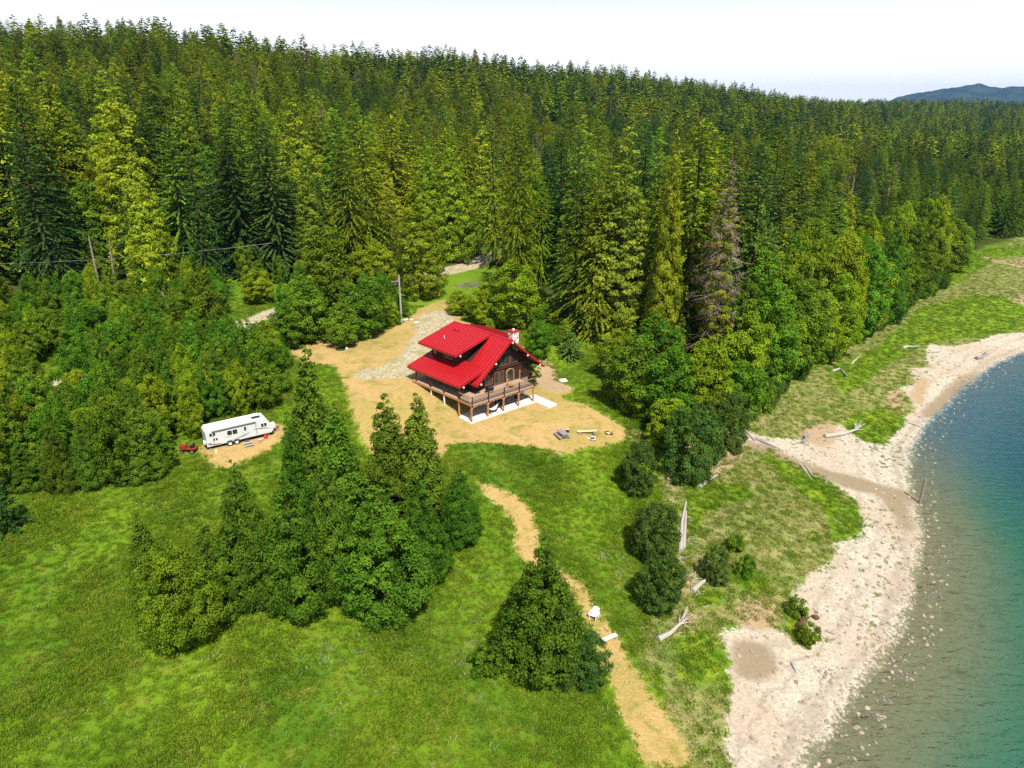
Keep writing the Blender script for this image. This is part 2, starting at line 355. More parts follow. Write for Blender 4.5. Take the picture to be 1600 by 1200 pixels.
# ground shader: types come from the region attributes, edges broken up by noise
def ground_material():
    t = NT('ground_cover'); P = t.pos()
    a1 = t.attr('cover_a'); a2 = t.attr('cover_b')
    s1 = t.n('ShaderNodeSeparateColor'); t.l(a1.outputs['Color'], s1.inputs[0]); s2 = t.n('ShaderNodeSeparateColor'); t.l(a2.outputs['Color'], s2.inputs[0])
    dry, gravel, sand, fore = s1.outputs[0], s1.outputs[1], s1.outputs[2], a1.outputs['Alpha']
    forest, mud, bare, lush = s2.outputs[0], s2.outputs[1], s2.outputs[2], a2.outputs['Alpha']
    big = t.noise(.07, 4, .6, P, .6); mid = t.noise(.45, 5, .62, P, .5); fine = t.noise(2.6, 6, .7, P); hf = t.noise(9.0, 4, .7, P)
    mp = t.n('ShaderNodeMapping'); mp.inputs['Scale'].default_value = (1.6, 5.0, 3.0); mp.inputs['Rotation'].default_value = (0, 0, .5); t.l(P, mp.inputs[0])
    streak = t.noise(1.2, 5, .65, mp.outputs[0], .6)
    edge = t.math('ADD', t.math('MULTIPLY', t.math('SUBTRACT', mid, .5), 1.0), t.math('MULTIPLY', t.math('SUBTRACT', fine, .5), 1.5))
    def msk(m, w=.12): return t.step(t.math('ADD', m, edge), .5 - w, .5 + w)
    meadow = t.mix(t.step(big, .25, .75), (.062, .145, .008), (.17, .27, .012))
    meadow = t.mix(t.math('MULTIPLY', t.step(mid, .5, .72), .55), meadow, (.19, .22, .025))
    meadow = t.mix(t.math('MULTIPLY', t.step(fine, .45, .75), .3), meadow, (.045, .11, .009))
    straw = t.mix(streak, (.36, .225, .08), (.57, .40, .175))
    straw = t.mix(t.math('MULTIPLY', t.step(big, .44, .6), .42), straw, (.25, .24, .04)); straw = t.mix(t.math('MULTIPLY', t.step(streak, .52, .7), .5), straw, (.58, .45, .20)); straw = t.mix(t.math('MULTIPLY', t.step(mid, .48, .70), .75), straw, (.20, .21, .030))
    straw = t.mix(t.math('MULTIPLY', t.step(hf, .5, .75), .45), straw, (.19, .115, .04))
    grav = t.mix(t.step(hf, .3, .7), (.28, .23, .15), (.68, .60, .48)); grav = t.mix(t.math('MULTIPLY', t.step(fine, .46, .58), .75), grav, (.20, .185, .045)); grav = t.mix(t.math('MULTIPLY', t.step(mid, .5, .62), .6), grav, (.30, .24, .09))
    snd = t.mix(t.step(fine, .3, .7), (.36, .31, .235), (.63, .565, .465)); snd = t.mix(t.math('MULTIPLY', t.step(hf, .54, .66), .75), snd, (.20, .15, .10))
    snd = t.mix(t.math('MULTIPLY', t.step(big, .45, .6), .45), snd, (.42, .31, .22))
    fo = t.mix(t.step(mid, .38, .62), (.12, .18, .022), (.26, .25, .08)); fo = t.mix(t.math('MULTIPLY', t.step(hf, .45, .65), .6), fo, (.40, .34, .20))
    fo = t.mix(t.math('MULTIPLY', t.step(fine, .52, .66), .6), fo, (.09, .15, .015))
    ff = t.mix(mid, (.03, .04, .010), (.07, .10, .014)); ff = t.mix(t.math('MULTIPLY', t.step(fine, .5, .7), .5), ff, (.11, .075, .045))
    zsep = t.n('ShaderNodeSeparateXYZ'); t.l(P, zsep.inputs[0])
    zw = t.math('ADD', zsep.outputs['Z'], t.math('MULTIPLY', t.math('SUBTRACT', mid, .5), .5))
    for zc, wd, st in ((-6.78, .10, .65), (-6.45, .05, .6), (-6.15, .06, .45)):
        line = t.math('SUBTRACT', 1.0, t.step(t.math('ABSOLUTE', t.math('SUBTRACT', zw, zc)), 0.0, wd))
        snd = t.mix(t.math('MULTIPLY', t.math('MULTIPLY', line, t.step(fine, .38, .6)), st), snd, (.17, .13, .09))
    mu = t.mix(fine, (.21, .16, .095), (.35, .275, .185))
    br = t.mix(fine, (.30, .20, .11), (.48, .36, .23))
    ls = t.mix(t.step(mid, .35, .7), (.07, .16, .008), (.21, .29, .014)); ls = t.mix(t.math('MULTIPLY', t.step(hf, .55, .7), .4), ls, (.36, .34, .12))
    c = meadow
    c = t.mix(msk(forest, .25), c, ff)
    c = t.mix(msk(fore, .3), c, fo); c = t.mix(msk(lush, .3), c, ls); c = t.mix(msk(dry), c, straw); c = t.mix(msk(gravel, .2), c, grav)
    c = t.mix(msk(sand, .15), c, snd); c = t.mix(msk(mud, .25), c, mu); c = t.mix(msk(bare, .15), c, br)
    # lake bed: stones near the edge, green silt and weed further down
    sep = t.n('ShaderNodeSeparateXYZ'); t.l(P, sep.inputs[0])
    bed = t.mix(fine, (.10, .105, .055), (.23, .22, .13)); bed = t.mix(t.math('MULTIPLY', t.step(mid, .52, .7), .6), bed, (.10, .10, .045))
    zz = t.math('ADD', sep.outputs['Z'], t.math('MULTIPLY', edge, .35))
    bed = t.mix(t.step(zz, -7.3, -9.4), bed, (.085, .17, .10)); bed = t.mix(t.step(zz, -9.0, -14.0), bed, (.065, .155, .135))
    far_ = t.math('ADD', t.math('MULTIPLY', sep.outputs['X'], .62), t.math('MULTIPLY', sep.outputs['Y'], .785)); bed = t.mix(t.step(t.math('ADD', far_, t.math('MULTIPLY', edge, 8.0)), 92, 128), bed, (.055, .115, .14))  # blue-grey of the sky's reflection painted into the far bed
    c = t.mix(t.step(zz, -6.85, -7.0), c, bed)
    h = t.math('ADD', t.math('MULTIPLY', hf, .35), fine)
    t.bsdf(c, .95, .1, 0, t.bump(h, .55, .25)); return t.mat
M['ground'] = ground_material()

def axis(lo, a, b, hi, step, grow=1.16):
    c = list(np.arange(a, b + step * .5, step)); s = step; x = a; left = []
    while x > lo: s *= grow; x -= s; left.append(x)
    s = step; x = c[-1]; right = []
    while x < hi: s *= grow; x += s; right.append(x)
    return np.array(left[::-1] + c + right)

gx = axis(-4000, -130, 215, 8500, .75); gy = axis(-300, 14, 230, 11000, .75, 1.10)
GX, GY = np.meshgrid(gx, gy); GZ = height(GX, GY); nx, ny = len(gx), len(gy)
R = regions(GX.ravel(), GY.ravel(), GZ.ravel())
ca = np.stack([R['dry'], R['gravel'], R['sand'], R['fore']], 1).astype(np.float32); cb = np.stack([R['forest'], R['mud'], R['bare'], R['lush']], 1).astype(np.float32)
def soften(a):
    b = a.reshape(ny, nx, -1); p = np.pad(b, ((1, 1), (1, 1), (0, 0)), mode='edge')
    return (sum(p[i:i + ny, j:j + nx] * w for (i, j, w) in [(0, 0, 1), (0, 1, 2), (0, 2, 1), (1, 0, 2), (1, 1, 4), (1, 2, 2), (2, 0, 1), (2, 1, 2), (2, 2, 1)]) / 16.0).reshape(ny * nx, -1).astype(np.float32)
ca = soften(soften(ca)); cb = soften(soften(cb))
# one continuous ground, split by what covers it
idx = np.arange(nx * ny).reshape(ny, nx)
quads = np.stack([idx[:-1, :-1], idx[:-1, 1:], idx[1:, 1:], idx[1:, :-1]], -1).reshape(-1, 4)
cls = np.zeros(nx * ny, int)               # 0 meadow
cls[R['forest']] = 1; cls[R['fore'] | R['lush']] = 2; cls[R['dry']] = 3; cls[R['path']] = 4; cls[R['gravel']] = 5; cls[R['road']] = 6; cls[R['sand']] = 7
cls[GZ.ravel() < LAKE - .05] = 8
cx_, cy_ = GX.ravel()[quads[:, 0]], GY.ravel()[quads[:, 0]]
qc = cls[quads[:, 0]]
farq = np.hypot(cx_, cy_) > 1200
qc[farq & (qc == 1)] = 9
VV = np.stack([GX.ravel(), GY.ravel(), GZ.ravel()], 1)
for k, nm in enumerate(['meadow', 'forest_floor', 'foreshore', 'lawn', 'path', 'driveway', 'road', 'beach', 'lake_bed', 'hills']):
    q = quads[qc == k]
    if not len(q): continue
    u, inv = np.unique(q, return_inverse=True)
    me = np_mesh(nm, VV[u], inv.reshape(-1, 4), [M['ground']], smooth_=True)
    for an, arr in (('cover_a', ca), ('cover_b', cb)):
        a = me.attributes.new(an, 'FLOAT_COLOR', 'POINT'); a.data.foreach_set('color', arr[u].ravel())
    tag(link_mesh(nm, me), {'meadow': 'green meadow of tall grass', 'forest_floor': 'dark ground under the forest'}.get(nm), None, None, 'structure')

# the high mountain far down the lake
def mountain():
    d = ray(1500, 175); d = d[:2] / np.linalg.norm(d[:2]); e = np.array([d[1], -d[0]])
    a = np.linspace(-1500, 1500, 46); b = np.linspace(-1500, 2600, 190); A, B = np.meshgrid(a, b)
    x = d[0] * 8600 + A * d[0] + B * e[0]; y = d[1] * 8600 + A * d[1] + B * e[1]
    prof_ = np.interp(B, [-1500, -980, -800, -560, -380, -150, 60, 260, 420, 640, 900, 1300, 1800, 2600], [-60, -20, 60, 150, 205, 236, 246, 240, 252, 238, 262, 300, 280, 240])
    nzs = sum(np.sin(A * .004 * k + B * .0061 * k + 1.7 * k) * np.cos(A * .0071 * k - B * .003 * k + k * k) / k ** 1.15 for k in range(1, 9))
    z = prof_ * np.exp(-(A / 900.0) ** 2) * (1 + .07 * nzs) + 12 * nzs * np.clip(prof_ / 200, 0, 1) + 10
    n0, n1 = A.shape; ii = np.arange(n0 * n1).reshape(n0, n1)
    q = np.stack([ii[:-1, :-1], ii[1:, :-1], ii[1:, 1:], ii[:-1, 1:]], -1).reshape(-1, 4)
    t = NT('mountain_forest'); P = t.pos(); t.bsdf(t.mix(t.step(t.noise(.006, 6, .65, P), .35, .65), (.012, .026, .026), (.035, .055, .045)), .95, .05)  # forest colour shifted to blue, painting in some of the distance haze
    tag(link_mesh('mountain', np_mesh('mountain', np.stack([x.ravel(), y.ravel(), z.ravel()], 1), q, [t.mat])), 'blue forested mountain far beyond the lake', None, None, 'structure')
mountain()
# lake water: clear at the edge, absorbing with depth, rippled surface that mirrors the sky
def water_material():
    t = NT('lake_water'); P = t.pos()
    mp = t.n('ShaderNodeMapping'); mp.inputs['Scale'].default_value = (.55, 1.5, 1); mp.inputs['Rotation'].default_value = (0, 0, -.5); t.l(P, mp.inputs[0])
    h = t.math('ADD', t.noise(1.1, 3, .6, mp.outputs[0], .4), t.math('MULTIPLY', t.noise(.22, 2, .5, P), .8))
    nrm = t.bump(h, .55, .30)
    g = t.n('ShaderNodeBsdfGlossy'); g.inputs['Roughness'].default_value = .06; t.l(nrm, g.inputs['Normal'])
    tr = t.n('ShaderNodeBsdfTransparent')
    fr = t.n('ShaderNodeFresnel'); fr.inputs['IOR'].default_value = 1.33; t.l(nrm, fr.inputs['Normal'])
    m = t.n('ShaderNodeMixShader'); t.l(fr.outputs[0], m.inputs[0]); t.l(tr.outputs[0], m.inputs[1]); t.l(g.outputs[0], m.inputs[2])
    t.l(m.outputs[0], t.out.inputs['Surface'])
    v = t.n('ShaderNodeVolumeAbsorption'); v.inputs['Color'].default_value = (.22, .74, .80, 1); v.inputs['Density'].default_value = .18
    t.l(v.outputs[0], t.out.inputs['Volume']); return t.mat
M['water'] = water_material()
_w = MB()
def wl_pt(l, s): return tuple(D_ * l + N_ * s)
_w.prism([wl_pt(-300, 40), wl_pt(-300, -600), wl_pt(9000, -4000), wl_pt(9000, -60), wl_pt(300, 14), wl_pt(100, 30)], 'z', -26, LAKE)
tag(_w.build('lake_water', M['water']), None, None, None, 'structure')
# ------------------------------------------------------------------ foliage builders
def kites(base, tip, side, w, sag=0.0):
    """leaf-shaped quads: base, left, tip, right; arrays (n,3) and widths (n,)"""
    mid = base * .45 + tip * .55
    V = np.stack([base, mid + side * w[:, None] * .5, tip - np.array([0, 0, 1.0]) * (sag if np.isscalar(sag) else sag[:, None]), mid - side * w[:, None] * .5], 1)
    return V.reshape(-1, 3)

def unit(a): return a / (np.linalg.norm(a, axis=-1, keepdims=True) + 1e-9)

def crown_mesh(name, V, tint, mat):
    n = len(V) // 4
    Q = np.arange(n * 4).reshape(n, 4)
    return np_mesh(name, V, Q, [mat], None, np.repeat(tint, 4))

def conifer(name, mat, seed, H=28.0, R=4.2, gap=.6, nbr=7, droop=.35, up=.25, spray=.85, sw=.36, dens=1.0, bare=.08, power=.85, ragged=.25, regular=True, k_in=.08, gapf=.08):
    """tiers of boughs; every bough is a flat drooping fan of sprays"""
    g = np.random.default_rng(seed); Vs = []; Ts = []
    z = bare * H; az0 = 0.0
    while z < H * .985:
        t = (z / H - bare) / (1 - bare)
        L0 = R * (1 - t) ** power * (1 if t > .10 else .70 + 3.0 * t) + .18
        for j in range(max(4, int(round(nbr * (1 - .35 * t))))):
            if g.random() < gapf * (1 - t): continue
            az = az0 + 2 * math.pi * j / nbr + g.normal(0, .25) if regular else g.uniform(0, 2 * math.pi)
            L = L0 * (1 + g.normal(0, ragged)); L = max(.25, L)
            if g.random() < .06: L *= 1.3
            zz = z + g.uniform(-1.1, 1.1) * gap
            dr = droop * (1 - .9 * t) + g.normal(0, .08)
            out = np.array([math.cos(az), math.sin(az), 0]); sd = np.array([-out[1], out[0], 0])
            n = max(4, int(L / .30 * dens * 2.3))
            f = k_in + (1.02 - k_in) * np.sqrt(g.random(n)); f[0] = 1.0
            p = out * (f * L)[:, None]; p[:, 2] += zz + L * (up * t * f - dr * f * f + .10 * f)
            s = np.where(g.random(n) < .5, -1, 1) * g.uniform(.25, 1.15, n); s[0] = 0
            d = unit(out * np.cos(s)[:, None] + sd * np.sin(s)[:, None] + np.array([0, 0, -1.0]) * (dr * .9 + .10 - up * t) + g.normal(0, .30, (n, 3)))
            ln = spray * (.55 + .55 * g.random(n)) * (1.05 - .45 * t) * (.55 + .45 * min(1, L))
            side = unit(np.cross(d, np.array([0, 0, 1.0])) + g.normal(0, .30, (n, 3)))
            b = p - d * (ln * .45)[:, None]
            Vs.append(kites(b, p + d * (ln * .55)[:, None], side, sw * (.7 + .6 * g.random(n)) * (.6 + .4 * min(1, L)), .12 * ln))
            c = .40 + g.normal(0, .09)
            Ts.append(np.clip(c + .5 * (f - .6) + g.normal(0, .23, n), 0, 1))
        az0 += 2.4; z += gap * (1.0 - .45 * t) * g.uniform(.75, 1.25)
    # leader
    n = 8; p = np.zeros((n, 3)); p[:, 2] = H * (.965 + .035 * np.arange(n) / n); d = unit(g.normal(0, .35, (n, 3)) + np.array([0, 0, 1.0]))
    Vs.append(kites(p, p + d * .6, unit(np.cross(d, g.normal(0, 1, (n, 3)))), np.full(n, .16))); Ts.append(np.full(n, .7))
    return crown_mesh(name, np.concatenate(Vs), np.concatenate(Ts), mat)

def lumpy(name, mat, seed, H=10.0, R=3.2, prof=None, n_cl=110, clr=.85, per=95, leaf=.24, lw=.17, base=.03, flat=.75, upb=.35, inner=.5, irregular=.2, zsq=.75):
    """crown of many leafy lumps whose envelope follows a profile radius(t)"""
    g = np.random.default_rng(seed); Vs = []; Ts = []
    tt = np.linspace(0, 1, 60); w = np.maximum(prof(tt), .04); cdf = np.cumsum(w); cdf /= cdf[-1]
    lob = g.uniform(0, 6.28, 3)
    for i in range(n_cl):
        t = np.interp((i + g.random()) / n_cl, cdf, tt); az = i * 2.39996 + g.normal(0, .4)
        r = prof(np.array([t]))[0] * R * (1 + irregular * (.6 * math.sin(2 * az + lob[0] + 3 * t) + .5 * math.sin(3 * az + lob[1] - 5 * t))) * (1 - abs(g.normal(0, .16 + .3 * max(0, irregular - .2))))
        if g.random() < .16: r *= g.uniform(.2, .7)
        c = np.array([math.cos(az) * r, math.sin(az) * r, H * (base + (1 - base) * t)])
        k = clr * g.uniform(.6, 1.35) * (.45 + .55 * min(1, prof(np.array([t]))[0] * 1.6))
        c[2] = min(c[2], H - k * .3); c[2] = max(c[2], k * .5)
        n = int(per * (k / clr) ** 1.7) + 6
        outw = np.array([math.cos(az), math.sin(az), 0]) * (1 - t) + np.array([0, 0, upb + t])
        d = unit(unit(g.normal(0, 1, (n, 3))) + .55 * unit(outw))
        rad = k * np.power(g.random(n), inner)
        p = c + d * rad[:, None] * np.array([1, 1, zsq])
        nrm = unit(d + .5 * unit(outw) + g.normal(0, .45, (n, 3)))
        a = unit(np.cross(nrm, g.normal(0, 1, (n, 3)))); b = np.cross(nrm, a)
        ln = leaf * g.uniform(.65, 1.35, n)
        Vs.append(kites(p - a * (ln * .5)[:, None], p + a * (ln * .5)[:, None], b, lw * g.uniform(.7, 1.3, n), .10 * ln))
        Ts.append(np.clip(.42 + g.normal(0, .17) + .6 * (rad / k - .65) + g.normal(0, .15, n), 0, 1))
    return crown_mesh(name, np.concatenate(Vs), np.concatenate(Ts), mat)

def trunk_mesh(name, H, r, seed, mat, limbs=5, lmax=1.2, lean=.01):
    g = random.Random(seed); m = MB(); n = 7
    pts = [(g.uniform(-lean, lean) * H * i / n, g.uniform(-lean, lean) * H * i / n, -.4 + (H + .4) * i / n) for i in range(n + 1)]
    m.tube(pts, [r * (1.25 if i == 0 else 1 - .92 * i / n) for i in range(n + 1)], 7)
    for k in range(limbs):
        z = H * (.15 + .7 * (k + g.random()) / limbs); a = g.uniform(0, 6.28); L = lmax * g.uniform(.5, 1) * (1.1 - z / H)
        m.tube([(0, 0, z), (math.cos(a) * L * .6, math.sin(a) * L * .6, z + L * .25), (math.cos(a) * L, math.sin(a) * L, z + L * .55)], [r * .28 * (1.1 - z / H), r * .18 * (1.1 - z / H), .01], 5, False)
    return m.mesh(name, mat)

def dead_mesh(name, H, R, seed):
    """bare grey snag: trunk with many thin drooping limbs"""
    g = random.Random(seed); m = MB()
    m.tube([(0, 0, -.4), (.05, 0, H * .4), (-.1, .1, H * .75), (0, .05, H)], [.32, .22, .12, .03], 7)
    z = H * .12
    while z < H * .97:
        for k in range(2):
            a = g.uniform(0, 6.28); t = z / H; L = R * (1 - t) ** .7 * g.uniform(.45, 1.15) + .3; dr = g.uniform(.05, .4)
            p1 = (math.cos(a) * L * .5, math.sin(a) * L * .5, z - dr * L * .2); p2 = (math.cos(a + .1) * L, math.sin(a + .1) * L, z - dr * L * .6)
            m.tube([(0, 0, z), p1, p2], [.075, .055, .02], 4, False)
            for q in range(3):
                f = g.uniform(.4, 1); b = a + g.choice((-1, 1)) * g.uniform(.5, 1.1); l2 = L * .35
                s = (p2[0] * f, p2[1] * f, z + (p2[2] - z) * f)
                m.tube([s, (s[0] + math.cos(b) * l2, s[1] + math.sin(b) * l2, s[2] - l2 * .25)], [.04, .015], 3, False)
        z += g.uniform(.25, .5)
    return m.mesh(name, M['snagbark'])

P_cone = lambda t: np.clip(np.minimum(1.0, (t + .14) / .26) * (1.02 - t) ** .95 * 1.12, 0, 1)
P_egg = lambda t: np.clip(np.minimum(1.0, (t + .10) / .40) ** .8 * np.sqrt(np.clip(1.02 - t ** 2.2, 0, 1)), 0, 1)
P_round = lambda t: np.sqrt(np.clip(1 - (2 * t - .85) ** 2 / 1.35, 0, 1))
P_spire = lambda t: np.clip(np.minimum(1.0, (t + .15) / .35) * (1.02 - t) ** .85, 0, 1)

PROTO = {}   # kind -> list of (crown mesh, trunk mesh, native height, native radius)
def reg(kind, crown, H, R, r, mat=None, limbs=5, lmax=1.5):
    v = np.zeros(len(crown.vertices) * 3, np.float32); crown.vertices.foreach_get('co', v); v = v.reshape(-1, 3)
    R = float(np.percentile(np.hypot(v[:, 0], v[:, 1]), 98.5)); H = float(v[:, 2].max())
    PROTO.setdefault(kind, []).append((crown, trunk_mesh(kind + '_trunk', H * .97, r, len(PROTO) * 7 + len(PROTO.get(kind, [])), mat or M['bark'], limbs, lmax), H, R))
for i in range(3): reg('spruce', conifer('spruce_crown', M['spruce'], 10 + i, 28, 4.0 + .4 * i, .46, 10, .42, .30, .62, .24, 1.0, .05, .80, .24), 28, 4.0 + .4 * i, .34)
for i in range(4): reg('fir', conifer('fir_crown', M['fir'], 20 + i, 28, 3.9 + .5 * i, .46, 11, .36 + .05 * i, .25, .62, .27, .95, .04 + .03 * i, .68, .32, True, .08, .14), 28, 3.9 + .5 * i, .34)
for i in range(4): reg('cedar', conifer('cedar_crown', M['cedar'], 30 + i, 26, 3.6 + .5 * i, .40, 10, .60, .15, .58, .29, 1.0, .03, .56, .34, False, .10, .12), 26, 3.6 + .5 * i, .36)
P_egg2 = lambda t: np.clip(np.minimum(1.0, (t + .32) / .62) * np.clip(1.03 - t, 0, 1) ** .8 * 1.30, 0, 1)
for i in range(2): reg('eggtree', lumpy('egg_shaped_crown', M['young'], 170 + i, 11, 3.6, P_egg2, 320, .62, 95, .205, .14, .02, .75, .35, .38, .2), 11, 3.6, .16)
P_fir = lambda t: np.clip(np.minimum(1.0, (t + .16) / .24) * (1.01 - t) ** .8 * 1.05, 0, 1)
for i in range(2): reg('fir', lumpy('clumped_fir_crown', M['fir'], 150 + i, 28, 4.9, P_fir, 430, 1.05, 62, .50, .17, .03, .75, .15, .45, .30, .34), 28, 4.9, .34)
for i in range(2): reg('cedar', lumpy('clumped_cedar_crown', M['cedar'], 160 + i, 26, 4.6, P_fir, 430, .95, 62, .46, .17, .03, .75, .0, .45, .34, .55), 26, 4.6, .36)
for i in range(2): reg('rust', conifer('sparse_crown', M['rust'], 40 + i, 26, 3.2, 1.0, 5, .3, .2, .9, .36, .6, .15, .7, .4, True, .3, .35), 26, 3.2, .3, M['palebark'])
for i in range(4): reg('young', lumpy('young_tree_crown', M['young'], 50 + i, 11, 3.6, P_cone, 300, .66, 95, .215, .145, .02, .75, .35, .38, .18), 11, 3.6, .16)
for i in range(2): reg('yspire', lumpy('slender_tree_crown', M['young'], 60 + i, 11, 2.3, P_spire, 230, .58, 85, .215, .145, .02, .75, .35, .38, .22), 11, 2.3, .14)
for i in range(4): reg('alder', lumpy('alder_crown', M['alder'], 70 + i, 8, 2.3, P_egg, 120, .62, 115, .205, .14, .05, .75, .35, .40, .42), 8, 2.3, .12)
for i in range(4): reg('poplar', lumpy('poplar_crown', M['alder'], 80 + i, 16, 3.8, P_egg, 210, .95, 110, .31, .21, .05, .75, .4, .40, .44), 16, 3.8, .24, M['palebark'])
for i in range(3): reg('yellow', lumpy('pale_broadleaf_crown', M['yellowleaf'], 90 + i, 12, 3.6, P_egg, 190, .85, 105, .27, .19, .05, .75, .4, .40, .42), 12, 3.6, .2)
for i in range(3): reg('bush', lumpy('dark_bush_crown', M['darkleaf'], 100 + i, 6, 3.0, P_round, 170, .56, 95, .20, .14, .02, .75, .35, .40, .2), 6, 3.0, .12)
for i in range(2): reg('shrub', lumpy('shrub_crown', M['alder'], 110 + i, 3, 1.6, P_round, 45, .5, 70, .22, .16, .02, .75, .35, .5, .2), 3, 1.6, .05)
for i in range(2): reg('sapling', conifer('sapling_crown', M['spruce'], 120 + i, 6, 1.9, .28, 8, .30, .2, .5, .2, 1.6, .02, .8, .2), 6, 1.9, .08)
reg('meadowtree', lumpy('meadow_tree_crown', M['yellowgreen'], 140, 9, 4.2, P_egg, 330, .70, 110, .205, .14, .02, .75, .35, .40, .2), 9, 4.2, .2)
DEAD = [dead_mesh('dead_tree_limbs', 26, 4.2, 5 + i) for i in range(3)]

GR = np.random.default_rng(77)
counts = {}
def plant(name, kind, base, h, w, label, cat, group=None, pick=None, rz=None, whole=False):
    """one tree: an Empty at its foot with crown and trunk as parts (far trees: one mesh)"""
    ps = PROTO[kind]; i = int(GR.integers(len(ps))) if pick is None else pick % len(ps)
    cr_, tr_, H, Rr = ps[i]
    rz = GR.uniform(0, 6.28) if rz is None else rz
    s = (w / (2 * Rr), w / (2 * Rr), h / H)
    if whole:
        o = link_mesh(name, joined(kind, i)); o.location = (base[0], base[1], base[2] - .1); o.rotation_euler = (0, 0, rz); o.scale = s
        return tag(o, label, cat, group)
    o = empty(name, (base[0], base[1], base[2] - .1), label, cat, group, rz); o.scale = s
    link_mesh('crown', cr_, o); link_mesh('trunk', tr_, o)
    return o

_J = {}
def joined(kind, i):
    if (kind, i) in _J: return _J[(kind, i)]
    cr_, tr_, H, Rr = PROTO[kind][i]
    nv = len(cr_.vertices); v = np.zeros(nv * 3, np.float32); cr_.vertices.foreach_get('co', v); v = v.reshape(-1, 3)
    t = np.zeros(nv, np.float32); cr_.attributes['tint'].data.foreach_get('value', t)
    m = MB(); m.tube([(0, 0, -.4), (0, 0, H * .5), (0, 0, H * .95)], [.012 * H, .008 * H, .02], 5, False)
    tv = np.array([tuple(q) for q in m.v], np.float32); tf = np.array(m.f) + nv
    me = np_mesh(kind + '_tree', np.vstack([v, tv]), np.vstack([np.arange(nv).reshape(-1, 4), tf]), [cr_.materials[0], PROTO[kind][i][1].materials[0]],
                 np.concatenate([np.zeros(nv // 4, int), np.ones(len(tf), int)]), np.concatenate([t, np.full(len(tv), .4)]))
    _J[(kind, i)] = me; return me

def tree_px(name, kind, bx, by, ty, wpx, label, cat='tree', group=None, pick=None):
    b = at(bx, by); h = tall(b, ty); w = wpx * mper(b)
    return plant(name, kind, b, h, w, label, cat, group, pick)

# --- the trees one can point to, by the pixel of their foot, the row of their top and their width
T = tree_px
T('broadleaf_tree', 'meadowtree', 288, 1006, 850, 132, 'rounded yellowish green tree at the lower left end of the meadow clump', 'tree')
T('slender_tree', 'yspire', 240, 925, 798, 62, 'small slender tree leaning out left of the rounded yellowish meadow tree', 'tree')
T('young_tree', 'young', 398, 938, 716, 112, 'dense green tree just right of the rounded yellowish meadow tree', 'tree')
T('young_tree', 'young', 340, 955, 812, 100, 'low dense tree wedged between the yellowish tree and the meadow clump', 'tree')
T('young_tree', 'young', 468, 948, 735, 128, 'broad dark green tree at the lower front centre of the meadow clump', 'tree')
T('slender_tree', 'yspire', 504, 800, 536, 96, 'tallest pointed tree of the meadow clump, rising right of the white trailer', 'tree', None, 0)
T('slender_tree', 'yspire', 474, 850, 640, 56, 'narrow tree left of the tallest clump tree, below the trailer pad', 'tree')
T('young_tree', 'yspire', 540, 830, 628, 92, 'pointed tree right of the tallest tree in the meadow clump', 'tree')
T('young_tree', 'young', 528, 925, 690, 96, 'dense tree in the middle of the meadow clump behind the front row', 'tree')
T('slender_tree', 'yspire', 612, 800, 612, 90, 'left one of twin pointed trees below the lawn before the house', 'tree', None, 1)
T('slender_tree', 'yspire', 660, 805, 612, 88, 'right one of twin pointed trees below the lawn before the house', 'tree', None, 0)
T('young_tree', 'eggtree', 604, 954, 758, 152, 'big egg-shaped dense tree at the right front of the meadow clump', 'tree', None, 1)
T('young_tree', 'young', 662, 900, 742, 92, 'dense tree tucked behind the big egg-shaped tree towards the path', 'tree')
T('fir_tree', 'young', 720, 842, 728, 76, 'small bushy conifer left of the top of the straw path', 'tree', None, 3)
T('young_tree', 'young', 846, 1042, 836, 150, 'large dense cone-shaped tree hiding the middle of the straw path', 'tree', None, 3)
T('green_shrub', 'bush', 905, 1062, 985, 95, 'low green shrub at the foot of the cone-shaped tree by the path', 'shrub')
T('green_shrub', 'shrub', 762, 1048, 1010, 62, 'small pale green shrub left of the cone-shaped tree by the path', 'shrub')
T('dark_bush', 'bush', 996, 768, 688, 66, 'dark round bush just below the right corner of the dry lawn', 'bush')
T('dark_bush', 'bush', 1020, 868, 788, 84, 'upper one of two dark round bushes beside the grey driftwood log', 'bush')
T('dark_bush', 'bush', 1030, 946, 868, 80, 'lower one of two dark round bushes beside the grey driftwood log', 'bush')
T('green_shrub', 'bush', 1118, 908, 852, 48, 'small green shrub standing alone on the pale foreshore grass', 'shrub')
T('green_shrub', 'shrub', 1164, 900, 868, 30, 'smaller rounded shrub on the foreshore, right of its taller neighbour', 'shrub')
T('green_shrub', 'shrub', 1148, 860, 832, 32, 'little shrub on the foreshore above the two other shrubs', 'shrub')
T('green_shrub', 'shrub', 1244, 962, 932, 32, 'leafy shrub at the edge of the sandy beach beside the brown stump', 'shrub')
T('green_shrub', 'shrub', 1262, 1006, 974, 38, 'leafy shrub on the sand just below the brown stump', 'shrub')
T('spruce_sapling', 'sapling', 890, 558, 512, 50, 'small conical spruce standing in tall grass right of the house', 'tree')
T('spruce_sapling', 'sapling', 12, 830, 735, 66, 'small dark spruce at the left border of the meadow', 'tree')
T('broadleaf_tree', 'yellow', 800, 512, 404, 108, 'rounded yellow-green tree right behind the house ridge', 'tree', None, 1)
T('broadleaf_tree', 'yellow', 757, 506, 440, 64, 'yellow-green tree left of the rounded tree behind the house', 'tree')
T('broadleaf_tree', 'yellow', 718, 492, 452, 48, 'small yellow-green tree by the top of the gravel drive', 'tree')
T('broadleaf_tree', 'alder', 842, 560, 500, 52, 'leafy bush right of the stone chimney', 'bush')
T('broadleaf_tree', 'alder', 828, 604, 556, 34, 'small leafy tree growing at the right end of the deck', 'tree')
T('broadleaf_tree', 'poplar', 520, 505, 352, 120, 'tall broadleaf tree on the far side of the upper lawn', 'tree', None, 0)
